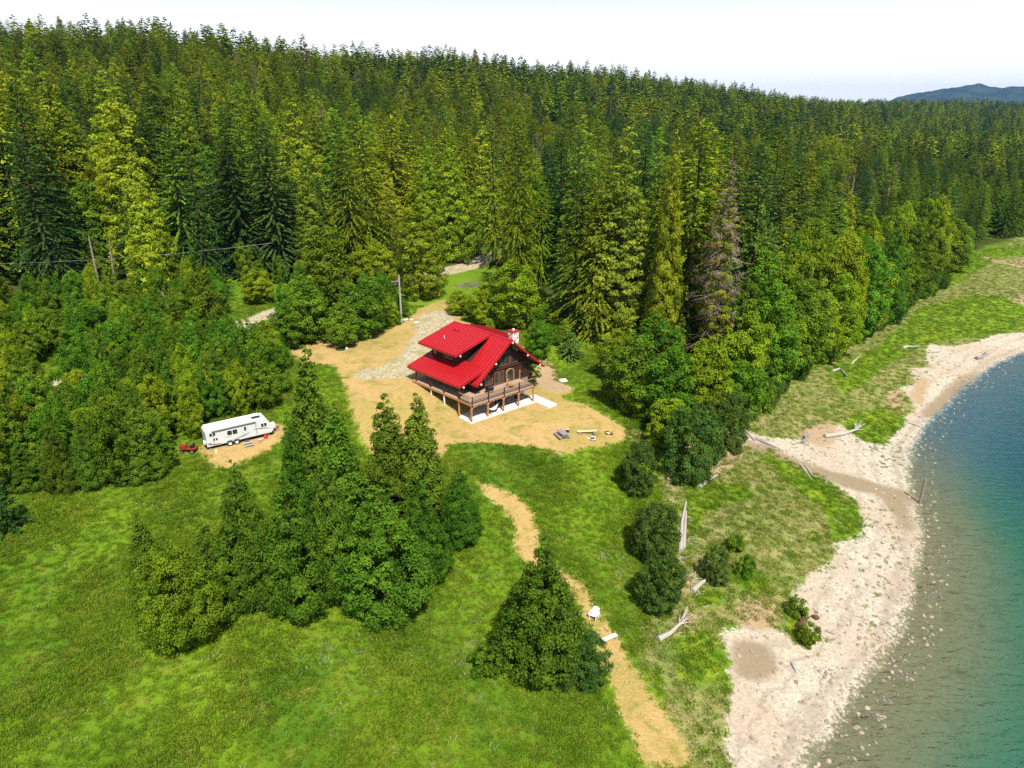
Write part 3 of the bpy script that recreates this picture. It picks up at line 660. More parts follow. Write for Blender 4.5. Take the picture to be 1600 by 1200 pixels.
T('broadleaf_tree', 'alder', 576, 526, 428, 86, 'dark rounded tree left of the utility pole', 'tree', None, 1)
T('broadleaf_tree', 'alder', 538, 540, 470, 70, 'rounded bush at the far edge of the upper lawn left of the pole', 'bush')
T('broadleaf_tree', 'alder', 484, 536, 428, 90, 'broad leafy tree behind the left end of the upper lawn', 'tree')
T('broadleaf_tree', 'alder', 455, 540, 470, 74, 'leafy bush at the left tip of the upper lawn', 'bush')
T('broadleaf_tree', 'alder', 408, 606, 532, 88, 'leafy tree beside the bright bend of the gravel road', 'tree')
T('broadleaf_tree', 'alder', 330, 545, 415, 84, 'tall dark leafy tree left of the bright bend of the gravel road', 'tree')
T('broadleaf_tree', 'yellow', 404, 474, 420, 66, 'bright yellow-green bush above the bend of the gravel road', 'bush')
T('broadleaf_tree', 'yellow', 590, 452, 376, 84, 'bright yellow-green tree at the forest edge above the utility pole', 'tree')
# bushy mass right of the lawn
for bx, by, ty, w, lab in [(985, 640, 520, 108, 'leafy tree at the left end of the thicket right of the lawn'), (1040, 672, 540, 104, 'leafy tree in the middle of the thicket right of the lawn'),
                           (1100, 660, 520, 100, 'leafy tree at the upper right of the thicket right of the lawn'), (1020, 610, 490, 100, 'leafy tree at the back of the thicket right of the lawn'),
                           (1150, 668, 560, 84, 'leafy tree at the shore end of the thicket right of the lawn'), (1076, 745, 630, 98, 'grey-green tree at the front of the thicket nearest the driftwood'),
                           (1132, 704, 610, 70, 'grey-green tree right of the front thicket tree'), (960, 592, 512, 70, 'low leafy tree where the thicket meets the tall grass'),
                           (1045, 700, 620, 80, 'low leafy tree in the front row of the thicket near the lawn corner'), (1005, 655, 575, 80, 'low bright leafy tree facing the lawn corner')]:
    T('thicket_tree', 'bush' if 'grey-green' in lab else ('yellow' if 'low' in lab or 'upper right' in lab else 'alder'), bx, by, ty, w, lab, 'tree', 'trees of the thicket right of the lawn')
# named conifers at the forest edge
for kind, nm, bx, by, ty, w, lab in [
    ('spruce', 'spruce_tree', 896, 500, 196, 92, 'tall blue-green spruce at the forest edge right of the rounded yellow-green tree'), ('fir', 'fir_tree', 962, 535, 196, 120, 'big dark fir with sweeping boughs at the forest edge above the thicket'),
    ('fir', 'fir_tree', 925, 525, 235, 84, 'fir standing between the tall blue-green spruce and the big dark fir'), ('cedar', 'cedar_tree', 1030, 560, 190, 70, 'yellow-green cedar behind the thicket right of the big dark fir'),
    ('spruce', 'spruce_tree', 1222, 420, 190, 56, 'dark spruce standing above the pale poplars on the right'), ('cedar', 'cedar_tree', 250, 470, 222, 86, 'pale yellowish cedar at the left forest edge'),
    ('spruce', 'spruce_tree', 330, 470, 232, 76, 'dark spruce right of the pale yellowish cedar'), ('cedar', 'cedar_tree', 555, 440, 205, 84, 'bright yellow-green cedar above the leafy tree by the upper lawn'),
    ('cedar', 'cedar_tree', 660, 462, 250, 92, 'broad cedar right behind the utility pole'), ('fir', 'fir_tree', 495, 440, 222, 64, 'grey-green fir left of the bright yellow-green cedar'),
    ('cedar', 'cedar_tree', 810, 470, 175, 84, 'tall cedar behind the rounded yellow-green tree'), ('fir', 'fir_tree', 1090, 560, 330, 64, 'short fir left of the dead grey tree')]:
    T(nm, kind, bx, by, ty, w, lab)
b = at(1108, 590); o = empty('dead_tree', b, 'tall bare grey dead tree at the edge of the forest above the thicket', 'tree', None, .5); h = tall(b, 236); o.scale = (1, 1, h / 26)
link_mesh('trunk', DEAD[0], o); o.scale[0] = o.scale[1] = 1.25
cr_ = PROTO['rust'][0]; c = link_mesh('crown', cr_[0], o); c.scale = (1.25, 1.25, 1.0)
tw_ = link_mesh('twigs', lumpy('dead_twigs', M['dead'], 180, 26, 3.4, P_spire, 120, .8, 26, .7, .05, .25, .75, .0, .5, .5, .5), o)
fo_ = link_mesh('living_foliage', lumpy('last_green_sprays', M['cedar'], 181, 25, 2.4, P_spire, 90, .8, 44, .45, .15, .10, .75, .0, .5, .6, .5), o)

# --- scattered trees: alder thicket on the left, pale broadleaf belt on the right, and the forest
occupied = []
def scatter(poly, n, hr, wr, kinds, name, label, cat, group, mind=1.6, seed=1, ext=None):
    g = np.random.default_rng(seed); xs = [p[0] for p in poly]; ys = [p[1] for p in poly]; done = []; tries = 0
    while len(done) < n and tries < n * 60:
        tries += 1
        px = g.uniform(min(xs), max(xs)); py = g.uniform(min(ys), max(ys))
        if not inpoly(np.array([px]), np.array([py]), poly)[0]: continue
        b = at(px, py)
        if b[1] > 400 or any((b[0] - q[0]) ** 2 + (b[1] - q[1]) ** 2 < mind ** 2 for q in done): continue
        if any(x0 < px < x1 and y0 < py < y1 for x0, x1, y0, y1 in ((346, 442, 446, 572), (62, 124, 560, 652), (258, 326, 688, 745))): continue      # openings that show the road
        if road_dist(np.array([b[0]]), np.array([b[1]]))[0] < 2.6: continue
        done.append(b); k = kinds[int(g.integers(len(kinds)))]; h = g.uniform(*hr); w = g.uniform(*wr)
        lb = label[k] if isinstance(label, dict) else label; q1 = (h - hr[0]) / (hr[1] - hr[0]); xr = (px - min(xs)) / (max(xs) - min(xs)); yr = (py - min(ys)) / (max(ys) - min(ys))
        plant(name, k, b, h, w, ' '.join((('low' if q1 < .25 else 'medium' if q1 < .5 else 'tall' if q1 < .75 else 'highest'), ('narrow' if (w - wr[0]) / (wr[1] - wr[0]) < .5 else 'wide'), lb + ',', ('far' if yr < .33 else 'middle' if yr < .66 else 'near'), ('leftmost' if xr < .2 else 'left' if xr < .4 else 'central' if xr < .6 else 'right' if xr < .8 else 'rightmost'), 'part')), cat, group)
    return done
THK = [(-60, 650), (-60, 800), (20, 780), (60, 745), (100, 765), (180, 772), (250, 742), (305, 712), (318, 664), (420, 646), (436, 600), (440, 540), (420, 516), (370, 524), (300, 552), (100, 618), (0, 632)]
scatter(THK, 230, (4.0, 10), (3.4, 5.6), ['alder', 'alder', 'yellow', 'young', 'alder'], 'alder_tree', {'alder': 'green alder in the trailer thicket', 'young': 'pointed young tree in the trailer thicket', 'yellow': 'yellow-green tree in the trailer thicket'}, 'tree', 'trees of the left thicket', 2.1, 3)
THK2 = [(-60, 520), (-60, 620), (0, 612), (92, 594), (250, 540), (360, 500), (420, 480), (440, 440), (330, 445), (230, 465), (120, 482), (0, 490)]
scatter(THK2, 90, (4.5, 9.5), (3.6, 6.0), ['alder', 'yellow', 'alder', 'alder'], 'roadside_tree', {'alder': 'leafy tree between road and left forest', 'yellow': 'yellow-green tree between road and left forest'}, 'tree', 'trees beyond the road', 2.6, 4)
THK3 = [(440, 440), (430, 500), (470, 520), (610, 520), (625, 495), (600, 440), (520, 430)]
scatter(THK3, 26, (4, 8), (3.2, 5.0), ['alder', 'alder', 'yellow'], 'roadside_tree', {'alder': 'leafy tree between upper lawn and road', 'yellow': 'yellow-green tree between upper lawn and road'}, 'tree', 'trees around the upper lawn', 2.6, 5)
BELT = [(1175, 650), (1240, 592), (1330, 538), (1410, 478), (1470, 440), (1492, 425), (1470, 400), (1380, 420), (1280, 470), (1200, 520), (1120, 580)]
scatter(BELT, 62, (13, 23), (8.5, 13), ['poplar', 'yellow', 'yellow', 'poplar', 'young'], 'poplar_tree', {'poplar': 'poplar in the foreshore tree belt', 'yellow': 'yellow-green tree in the foreshore belt', 'young': 'pointed tree in the foreshore tree belt'}, 'tree', 'trees along the foreshore', 3.2, 6)
EDGE = [(1120, 640), (1180, 655), (1235, 605), (1330, 548), (1420, 484), (1480, 446), (1475, 436), (1410, 470), (1320, 530), (1230, 585)]
scatter(EDGE, 46, (3, 6), (2.8, 4.4), ['bush', 'shrub', 'alder'], 'shore_bush', 'bush fronting the foreshore trees', 'bush', 'bushes along the foreshore trees', 2.2, 8)
RIGHT = [(760, 520), (760, 480), (850, 470), (870, 520), (900, 545), (960, 560), (960, 580), (870, 548)]
scatter(RIGHT, 14, (2.5, 4.5), (2.5, 4), ['alder', 'yellow'], 'green_shrub', 'shrub under the firs behind the house', 'shrub', 'shrubs behind the house', 2.0, 9)

# the forest itself
def forest():
    g = np.random.default_rng(11); pts = []
    for (r0, r1, sp) in ((60, 420, 7.6), (420, 800, 9.5), (800, 1500, 13.0), (1500, 3300, 22.0)):
        n = int(r1 / sp) + 1
        xs = np.arange(-r1 * .9, r1 * 1.0, sp); ys = np.arange(40, r1, sp)
        X, Y = np.meshgrid(xs, ys); X = X.ravel() + g.uniform(-.45, .45, X.size) * sp; Y = Y.ravel() + g.uniform(-.45, .45, Y.size) * sp
        rr = np.hypot(X, Y); k = (rr >= r0) & (rr < r1); X, Y = X[k], Y[k]
        pts.append(np.stack([X, Y], 1))
    P = np.concatenate(pts); X, Y = P[:, 0], P[:, 1]; Z = height(X, Y)
    px, py, cz = project(X, Y, Z); pt = project(X, Y, Z + 30)[1]
    s = X * N_[0] + Y * N_[1]
    ok = (cz > 5) & (Z > -5.6) & (px > -260) & (px < 1860) & (pt < 1250) & (road_dist(X, Y) > 4.2)
    ok &= in_forest(px, py + 4) | (cz > 420)
    ok &= ~(inpoly(px, py, BELT)) & ~inpoly(px, py, THK2)
    # hidden behind the ridge line: leave out what the hill covers entirely
    return X[ok], Y[ok], Z[ok], px[ok], py[ok], cz[ok]
FX, FY, FZ, fpx, fpy, fcz = forest()
fg = np.random.default_rng(5)
nF = len(FX)
fl_ = FX * D_[0] + FY * D_[1]; fs_ = FX * N_[0] + FY * N_[1]
sml = np.clip(smooth(150, 230, fcz) * .62 + .38 * smooth(150, 230, fl_) * (1 - smooth(150, 260, fs_)), 0, 1)
fh = fg.uniform(24, 40, nF) * (1 - .40 * sml) * np.where(fg.random(nF) < .28, fg.uniform(.45, .8, nF), 1.0)
# species come in stands
stand = np.sin(FX * .045 + 2 * np.sin(FY * .03)) + np.sin(FY * .05 - FX * .02) + fg.normal(0, 1.1, nF)
fk = np.where(stand > .80, 0, np.where(stand > .05, 1, 2))          # spruce, fir, cedar
rr_ = fg.random(nF); fk = np.where(rr_ < .035, 3, fk); fk = np.where((rr_ > .94), 4, fk); fk = np.where((rr_ > .035) & (rr_ < .05), 5, fk)
KN = ['spruce', 'fir', 'cedar', 'rust', 'poplar', 'dead']
fk = np.where(((fk == 3) | (fk == 5)) & (fcz < 215), 1, fk)
darkshore = (fpx > 1340) & (fpy < 400) & (fcz < 420); fk = np.where(darkshore & (fk == 2), 1, fk)
fh = np.where(fk == 4, fh * .62, fh); fh = np.where(fk == 5, fh * .9, fh); fh = np.where(fcz > 600, fh * 1.0, fh)
fw = fh * fg.uniform(.35, .52, nF) * (1 + .15 * sml) * np.where(fk == 4, 1.45, 1)
show = fh / fcz * np.where((fpx < -30) | (fpx > 1630), .2, 1)
LAB = {'spruce': ('spruce_tree', 'dark blue-green spruce'), 'fir': ('fir_tree', 'mid green fir'), 'cedar': ('cedar_tree', 'yellow-green cedar'),
       'rust': ('dying_conifer', 'rusty dying conifer'), 'poplar': ('forest_broadleaf', 'leafy broadleaf tree'), 'dead': ('dead_tree', 'bare grey dead tree')}
ZONES = [(150, 'at the left border'), (300, 'above the left thicket'), (440, 'above the trailer'), (580, 'left of the utility pole'), (700, 'behind the utility pole'), (860, 'above the house'), (1000, 'right of the chimney'), (1110, 'left of the grey dead tree'), (1250, 'right of the grey dead tree'), (1400, 'above the foreshore trees'), (9999, 'near the right border')]
def zone(px): return next(z for lim, z in ZONES if px < lim)
def telling(kind_words, px, depth, h, w):
    row = 'in the front rows' if depth < 165 else 'some rows back' if depth < 205 else 'in mid forest' if depth < 260 else 'far up the slope'
    size = 'very tall' if h > 34 else 'tall' if h > 27 else 'middling' if h > 21 else 'short' if h > 15 else 'very short'
    return ' '.join((size, 'slim' if w / h < .36 else 'broad', kind_words, row, zone(px)))
indiv = np.zeros(nF, bool)
for k, lim in enumerate((270, 280, 270, 60, 90, 40)):
    ii = np.where(fk == k)[0]; ii = ii[np.argsort(-show[ii])][:lim]; indiv[ii] = True
for i in np.where(indiv)[0]:
    kd = KN[fk[i]]; nm, lb = LAB[kd]; lb = telling(lb, fpx[i], fcz[i], fh[i], fw[i]); b = (FX[i], FY[i], FZ[i])
    lean = (fg.normal(0, .025), fg.normal(0, .025))
    if kd == 'dead':
        o = link_mesh(nm, DEAD[i % 3]); o.location = b; o.rotation_euler = (0, 0, FX[i]); o.scale = (fw[i] / 7, fw[i] / 7, fh[i] / 26); tag(o, lb, 'tree', 'dead trees in the forest')
    else: o = plant(nm, kd, b, fh[i], fw[i], lb, 'tree', {'spruce': 'spruces of the forest', 'fir': 'firs of the forest', 'cedar': 'cedars of the forest', 'rust': 'dying conifers of the forest', 'poplar': 'broadleaf trees of the forest'}[kd], whole=fcz[i] > 150); o.rotation_euler = (lean[0], lean[1], o.rotation_euler[2])

# the rest of the forest: one mass of instanced trees
def instance_mass(name, P, rot, scl, which, meshes, label):
    """one object whose geometry nodes put one of several meshes on each point"""
    me = bpy.data.meshes.new(name); n = len(P); me.vertices.add(n); me.vertices.foreach_set('co', np.asarray(P, np.float32).ravel())
    a = me.attributes.new('turn', 'FLOAT_VECTOR', 'POINT'); a.data.foreach_set('vector', np.asarray(rot, np.float32).ravel())
    a = me.attributes.new('size', 'FLOAT_VECTOR', 'POINT'); a.data.foreach_set('vector', np.asarray(scl, np.float32).ravel())
    a = me.attributes.new('which', 'INT', 'POINT'); a.data.foreach_set('value', np.asarray(which, np.int32))
    o = link_mesh(name, me)
    colx = bpy.data.collections.new(name + '_kinds')
    for i, m in enumerate(meshes):
        s = bpy.data.objects.new('%s_kind_%02d' % (name, i), m); colx.objects.link(s)
    ng = bpy.data.node_groups.new(name, 'GeometryNodeTree')
    ng.interface.new_socket('Geometry', in_out='INPUT', socket_type='NodeSocketGeometry'); ng.interface.new_socket('Geometry', in_out='OUTPUT', socket_type='NodeSocketGeometry')
    gi = ng.nodes.new('NodeGroupInput'); go = ng.nodes.new('NodeGroupOutput')
    ci = ng.nodes.new('GeometryNodeCollectionInfo'); ci.inputs['Collection'].default_value = colx; ci.inputs['Separate Children'].default_value = True; ci.inputs['Reset Children'].default_value = True
    ip = ng.nodes.new('GeometryNodeInstanceOnPoints'); ip.inputs['Pick Instance'].default_value = True
    def na(nm, ty):
        q = ng.nodes.new('GeometryNodeInputNamedAttribute'); q.data_type = ty; q.inputs['Name'].default_value = nm; return q.outputs['Attribute']
    L = ng.links.new
    L(gi.outputs[0], ip.inputs['Points']); L(ci.outputs[0], ip.inputs['Instance']); L(na('which', 'INT'), ip.inputs['Instance Index'])
    L(na('turn', 'FLOAT_VECTOR'), ip.inputs['Rotation']); L(na('size', 'FLOAT_VECTOR'), ip.inputs['Scale']); L(ip.outputs[0], go.inputs[0])
    md = o.modifiers.new('instances', 'NODES'); md.node_group = ng
    return tag(o, label, None, None, 'stuff')

# light versions of the forest trees for the far slopes
FARK = []
for kd, mt in (('spruce', M['spruce']), ('fir', M['fir']), ('cedar', M['cedar'])):
    for i in range(2): FARK.append(conifer('far_' + kd, mt, 200 + len(FARK), 28, 4.6, 1.3, 6, .45, .2, 2.0, 1.0, .55, .05, .8, .25))
FARK.append(lumpy('far_broadleaf', M['yellowleaf'], 230, 28, 7, P_egg, 70, 2.6, 24, 1.4, 1.0)); FARK.append(DEAD[0])
NEARK = [joined(k, i) for k in ('spruce', 'fir', 'cedar') for i in range(3)] + [joined('poplar', 0), DEAD[1]]
rest = ~indiv
for nm, sel, ms, lb in (('forest', rest & (fcz < 420), NEARK, 'dense mixed conifer forest filling the slope behind the house'), ('far_forest', rest & (fcz >= 420), FARK, 'distant conifer forest covering the far slopes')):
    ii = np.where(sel)[0]; k = fk[ii]; nn = len(ms)
    hn = np.array([28, 28, 26, 26, 16, 26.0]) if nm == 'forest' else np.array([28, 28, 28, 28, 28, 26.0])
    wn_ = np.array([8.6, 8.8, 8.2, 8.2, 7.6, 8.0]) if nm == 'forest' else np.array([9.2, 9.2, 9.2, 9.2, 14, 8.0])
    per = 3 if nm == 'forest' else 2
    which = np.where(k <= 2, k * per + fg.integers(0, per, len(ii)), np.where(k == 4, nn - 2, np.where(k == 5, nn - 1, per)))
    grow = 1 + .10 * smooth(700, 2500, fcz[ii])
    scl = np.stack([fw[ii] / wn_[k] * grow * (1 + .6 * smooth(700, 2500, fcz[ii])), fw[ii] / wn_[k] * grow * (1 + .6 * smooth(700, 2500, fcz[ii])), fh[ii] / hn[k] * grow], 1)
    rot = np.stack([np.zeros(len(ii)), np.zeros(len(ii)), fg.uniform(0, 6.28, len(ii))], 1)
    instance_mass(nm, np.stack([FX[ii], FY[ii], FZ[ii] - .2], 1), rot, scl, which, ms, lb)
    print(nm, len(ii))
# ------------------------------------------------------------------ house materials
M['roof'] = simple('red_metal_roof', (.43, .010, .016), .38, .5, 0, .10, 1.5, 0, .15)
M['redtrim'] = simple('red_metal_trim', (.36, .010, .016), .45, .5, 0, .1, 2)
M['seam'] = simple('red_seam', (.25, .006, .010), .5, .4, 0, .1, 2)
M['log'] = simple('stained_log', (.048, .017, .012), .6, .3, 0, .35, 4, .3)
M['darkwood'] = simple('dark_stained_wood', (.055, .022, .015), .6, .3, 0, .3, 5, .2)
M['tanwood'] = simple('tan_timber', (.42, .20, .075), .7, .25, 0, .3, 4, .25)
M['deckwood'] = simple('weathered_deck_boards', (.40, .29, .21), .85, .2, 0, .2, 5, .2)
M['soffit'] = simple('soffit_boards', (.16, .075, .04), .7, .2, 0, .3, 4, .1)
M['logend'] = simple('cut_log_end', (.72, .58, .40), .8, .2, 0, .15, 8)
M['concrete'] = simple('pale_concrete', (.66, .64, .60), .9, .2, 0, .08, 3, .1)
M['basement'] = simple('grey_basement_wall', (.32, .33, .34), .9, .2, 0, .12, 2, .1)
M['white'] = simple('white_paint', (.80, .80, .78), .5, .4, 0, .03, 3)
M['black'] = simple('black_metal', (.015, .015, .017), .45, .5, 0, .2, 5)
M['grey'] = simple('grey_metal', (.30, .31, .33), .5, .5, .3, .12, 5)
M['frame'] = simple('window_frame', (.20, .085, .045), .6, .3, 0, .2, 5)
M['tanframe'] = simple('pale_door_frame', (.36, .215, .10), .6, .3, 0, .15, 5)
t = NT('window_glass'); t.bsdf(t.mix(t.noise(.7, 2, .5, t.obj()), (.012, .018, .018), (.04, .055, .05)), .06, .8); M['glass'] = t.mat
t = NT('chimney_stone'); vo = t.n('ShaderNodeTexVoronoi'); vo.inputs['Scale'].default_value = 3.4; t.l(t.obj(), vo.inputs['Vector'])
vs_ = t.n('ShaderNodeSeparateColor'); t.l(vo.outputs['Color'], vs_.inputs[0])
stc = t.mix(vs_.outputs[0], (.42, .37, .33), (.86, .83, .79)); stc = t.mix(t.step(vs_.outputs[1], .72, .8), stc, (.30, .22, .18)); t.bsdf(stc, .9, .2, 0, t.bump(vo.outputs['Distance'], .6, .06)); M['stone'] = t.mat
M['net'] = simple('pale_canvas', (.68, .66, .60), .9, .1, 0, .1, 6)

# ------------------------------------------------------------------ the log house (local axes: x along its front, y towards its back)
HC = np.array(at_z(736.3, 661.3, 0.0)); HD = np.array(at_z(833.7, 628.0, 0.0)); HA = math.atan2(HD[1] - HC[1], HD[0] - HC[0])
HX = Vector((math.cos(HA), math.sin(HA), 0)); HY = Vector((-HX.y, HX.x, 0))
def hw(u, v, z): return Vector(HC) + HX * u + HY * v + Vector((0, 0, z))
house = empty('log_house', HC, 'dark log house with a bright red metal roof, wraparound deck and stone chimney', 'house', None, HA)
RU, RZ, SL = 8.8, 9.85, .84            # ridge position, height, main pitch
def mainz(u): return RZ - SL * abs(u - RU)
PSL, PE, PZ = .32, -.15, 4.75          # porch roof pitch, eave
def porchz(u): return PZ + PSL * (u - PE)
DSL = .284
def dormz(u): return RZ + .06 - DSL * (RU - u)
RSL = .29
def rdormz(u): return RZ + .06 - RSL * (u - RU)

def roof_slab(name, u0, u1, v0, v1, zf, th=.20, seam=.62, ribs=True, mat='roof'):
    """a sheet of standing-seam metal on its deck with red fascia boards round it"""
    m = MB(); pts = [(u0, zf(u0)), (u1, zf(u1)), (u1, zf(u1) - th), (u0, zf(u0) - th)]; m.prism(pts, 'y', v0, v1)
    o = m.build(name, M[mat], house)
    if ribs:
        r = MB(); n = int((v1 - v0) / seam); k = (v1 - v0) / n
        for i in range(n + 1):
            v = min(max(v0 + i * k, v0 + .03), v1 - .03)
            r.prism([(u0 + .01, zf(u0 + .01) + .003), (u1 - .01, zf(u1 - .01) + .003), (u1 - .01, zf(u1 - .01) + .075), (u0 + .01, zf(u0 + .01) + .075)], 'y', v - .04, v + .04)
        r.build('standing_seams', M['seam'], o)
    f = MB(); e = .03                   # fascia
    for (va, vb) in ((v0 - e, v0 - .002), (v1 + .002, v1 + e)):
        f.prism([(u0, zf(u0) + .03), (u1, zf(u1) + .03), (u1, zf(u1) - th - .10), (u0, zf(u0) - th - .10)], 'y', va, vb)
    ue = u0 if zf(u0) < zf(u1) else u1; sg = -1 if ue == min(u0, u1) else 1
    a, b2 = sorted((ue + sg * .002, ue + sg * e)); f.box(a, b2, v0 - e, v1 + e, zf(ue) - th - .10, zf(ue) + .03)
    f.build('fascia', M['redtrim'], o)
    s = MB(); s.prism([(u0 + .05, zf(u0 + .05) - th - .006), (u1 - .05, zf(u1 - .05) - th - .006), (u1 - .05, zf(u1 - .05) - th - .03), (u0 + .05, zf(u0 + .05) - th - .03)], 'y', v0 + .02, v1 - .02); s.build('soffit', M['soffit'], o)
    return o
UJ = (RZ - SL * RU - PZ + PSL * PE) / (PSL - SL)   # where porch roof meets the main slope
roof_slab('main_roof', 2.4, RU - .01, 1.6, 5.64, mainz)
roof_slab('main_roof', RU + .01, 15.2, 1.6, 14.4, mainz, ribs=False)
roof_slab('porch_roof', PE, UJ + .15, 2.3, 14.2, porchz)
roof_slab('dormer_roof', 2.05, RU - .01, 5.66, 14.3, dormz)
roof_slab('dormer_roof', RU + .01, 13.4, 5.7, 12.4, rdormz)
m = MB(); m.prism([(RU - .22, RZ - .10), (RU, RZ + .13), (RU + .22, RZ - .10), (RU, RZ + .05)], 'y', 1.56, 5.6); m.prism([(RU - .22, RZ + .03), (RU, RZ + .16), (RU + .22, RZ + .05), (RU, RZ + .08)], 'y', 5.62, 14.34); m.build('ridge_cap', M['redtrim'], house)
# pale ends of the log purlins under the verges
for u, v, zz, ln in ((RU, 1.45, RZ - .42, 2.4), (3.0, 1.45, mainz(3.0) - .46, 2.2), (14.2, 1.45, mainz(14.2) - .46, 2.2), (2.75, 5.5, dormz(2.75) - .42, 2.0), (.5, 2.15, porchz(.5) - .42, 2.0), (5.8, 1.55, mainz(5.8) - .46, 2.0), (11.8, 1.55, mainz(11.8) - .46, 2.0)):
    p = MB(); p.tube([(u, v, zz), (u, v + ln, zz)], .17, 10); o = p.build('purlin', M['log'], house)
    e = MB(); e.tube([(u, v - .03, zz), (u, v - .002, zz)], .165, 10); e.build('log_end', M['logend'], o)

# basement, log walls with notched courses
WU0, WU1, WV0, WV1 = 3.2, 13.6, 3.4, 13.6
m = MB(); m.box(WU0, WU1, WV0, WV1, -.3, 2.70); m.build('basement_wall', M['basement'], house)
def log_wall(axis_, fixed, a0, a1, z0, ztop, name='log_wall'):
    m = MB(); z = z0 + .13
    while True:
        # clip the course to where the roof still covers it
        if callable(ztop):
            xs = [a for a in np.linspace(a0, a1, 60) if ztop(a) > z + .12]
            if not xs: break
            b0, b1 = xs[0], xs[-1]
        else:
            if z > ztop - .1: break
            b0, b1 = a0, a1
        ov = .22 if b0 == a0 else 0
        if axis_ == 'u': m.tube([(b0 - ov, fixed, z), (b1 + (.22 if b1 == a1 else 0), fixed, z)], .145, 8)
        else: m.tube([(fixed, b0 - .22, z), (fixed, b1 + .22, z)], .145, 8)
        z += .26
    return m.build(name, M['log'], house)
log_wall('u', WV0, WU0, WU1, 2.74, lambda a: mainz(a) - .45)
log_wall('u', WV1, WU0, WU1, 2.74, lambda a: mainz(a) - .45)
log_wall('v', WU0, WV0, WV1, 2.87, porchz(WU0) - .35)
log_wall('v', WU1, WV0, WV1, 2.87, mainz(WU1) - .40)
m = MB(); m.box(WU0 + .1, WU1 - .1, WV0 + .1, WV1 - .1, 2.70, 4.9); m.prism([(WU0 + .2, 4.9), (WU1 - .2, 4.9), (WU1 - .4, mainz(WU1) - .1), (RU, RZ - .7), (WU0 + .4, mainz(WU0) - .1)], 'y', WV0 + .12, WV1 - .12); m.build('inner_wall', M['darkwood'], house)
# dormer walls
DV0, DV1, DU = 7.2, 13.2, 3.6
m = MB(); m.prism([(DU, porchz(DU) - .6), (DU, dormz(DU) - .24), (RU, dormz(RU) - .24), (RU, RZ - 1.4)], 'y', DV0, DV1); m.build('dormer_wall', M['log'], house)
m = MB(); m.prism([(13.2, mainz(13.2) - .3), (13.2, rdormz(13.2) - .24), (RU, rdormz(RU) - .24), (RU, RZ - 1.2)], 'y', 5.6, 13.0); m.build('dormer_wall', M['log'], house)

def window(u0, u1, z0, z1, v=WV0, bars=1, fm='frame', pane_name='window'):
    """a framed window in the front wall"""
    f = MB(); y0, y1 = v - .24, v - .12; k = .09
    f.box(u0, u1, y0, y1, z0, z0 + k); f.box(u0, u1, y0, y1, z1 - k, z1); f.box(u0, u0 + k, y0, y1, z0 + k, z1 - k); f.box(u1 - k, u1, y0, y1, z0 + k, z1 - k)
    for i in range(1, bars + 1):
        u = u0 + (u1 - u0) * i / (bars + 1); f.box(u - .03, u + .03, y0 + .01, y1, z0 + k, z1 - k)
    o = f.build(pane_name, M[fm], house); g = MB(); g.box(u0 + k, u1 - k, v - .165, v - .15, z0 + k, z1 - k); g.build('pane', M['glass'], o); return o
def polywindow(pts, v=WV0, fm='frame'):
    f = MB(); n = len(pts); c = (sum(p[0] for p in pts) / n, sum(p[1] for p in pts) / n)
    inn = [(c[0] + (p[0] - c[0]) * .86, c[1] + (p[1] - c[1]) * .86) for p in pts]
    for i in range(n): j = (i + 1) % n; f.prism([pts[i], pts[j], inn[j], inn[i]], 'y', v - .24, v - .12)
    o = f.build('window', M[fm], house); g = MB(); g.prism(inn, 'y', v - .165, v - .15); g.build('pane', M['glass'], o); return o
window(8.25, 9.75, 5.55, 7.6)
polywindow([(6.55, 5.6), (8.05, 5.6), (8.05, mainz(8.05) - 2.1), (6.55, mainz(6.55) - 1.6)])
polywindow([(9.95, 5.6), (11.3, 5.6), (11.3, mainz(11.3) - 1.6), (9.95, mainz(9.95) - 2.1)])
m = MB(); m.box(WU0 + .3, WU1 - .3, WV0 - .26, WV0 - .13, 5.10, 5.42); m.build('beam', M['darkwood'], house)
window(5.0, 6.55, 3.25, 4.75, bars=1); window(6.9, 7.75, 2.95, 4.85, bars=0, pane_name='door'); window(7.85, 8.7, 2.95, 4.85, bars=0, pane_name='door'); window(3.7, 4.7, 3.5, 4.6, bars=0)
# arched door with its pale frame
f = MB(); ar = [(9.15, 2.9), (9.15, 4.3)] + [(9.9 - .75 * math.cos(a), 4.3 + .55 * math.sin(a)) for a in np.linspace(.3, math.pi - .3, 7)] + [(10.65, 4.3), (10.65, 2.9)]
inn = [(9.9 + (p[0] - 9.9) * .82, 2.9 + (p[1] - 2.9) * .93) for p in ar]
for i in range(len(ar) - 1): f.prism([ar[i], ar[i + 1], inn[i + 1], inn[i]], 'y', WV0 - .28, WV0 - .12)
o = f.build('door', M['tanframe'], house); g = MB(); g.prism(inn, 'y', WV0 - .19, WV0 - .16); g.build('pane', M['glass'], o)
# dormer windows (facing the left eave)
for v0, v1 in ((8.4, 9.3), (9.45, 10.3), (12.0, 12.8)):
    f = MB(); z0, z1 = porchz(DU) + .35, dormz(DU) - .42; x0, x1 = DU - .10, DU - .005; k = .09
    f.box(x0, x1, v0, v1, z0, z0 + k); f.box(x0, x1, v0, v1, z1 - k, z1); f.box(x0, x1, v0, v0 + k, z0 + k, z1 - k); f.box(x0, x1, v1 - k, v1, z0 + k, z1 - k)
    o = f.build('window', M['tanframe'], house); g = MB(); g.box(DU - .05, DU - .03, v0 + k, v1 - k, z0 + k, z1 - k); g.build('pane', M['glass'], o)
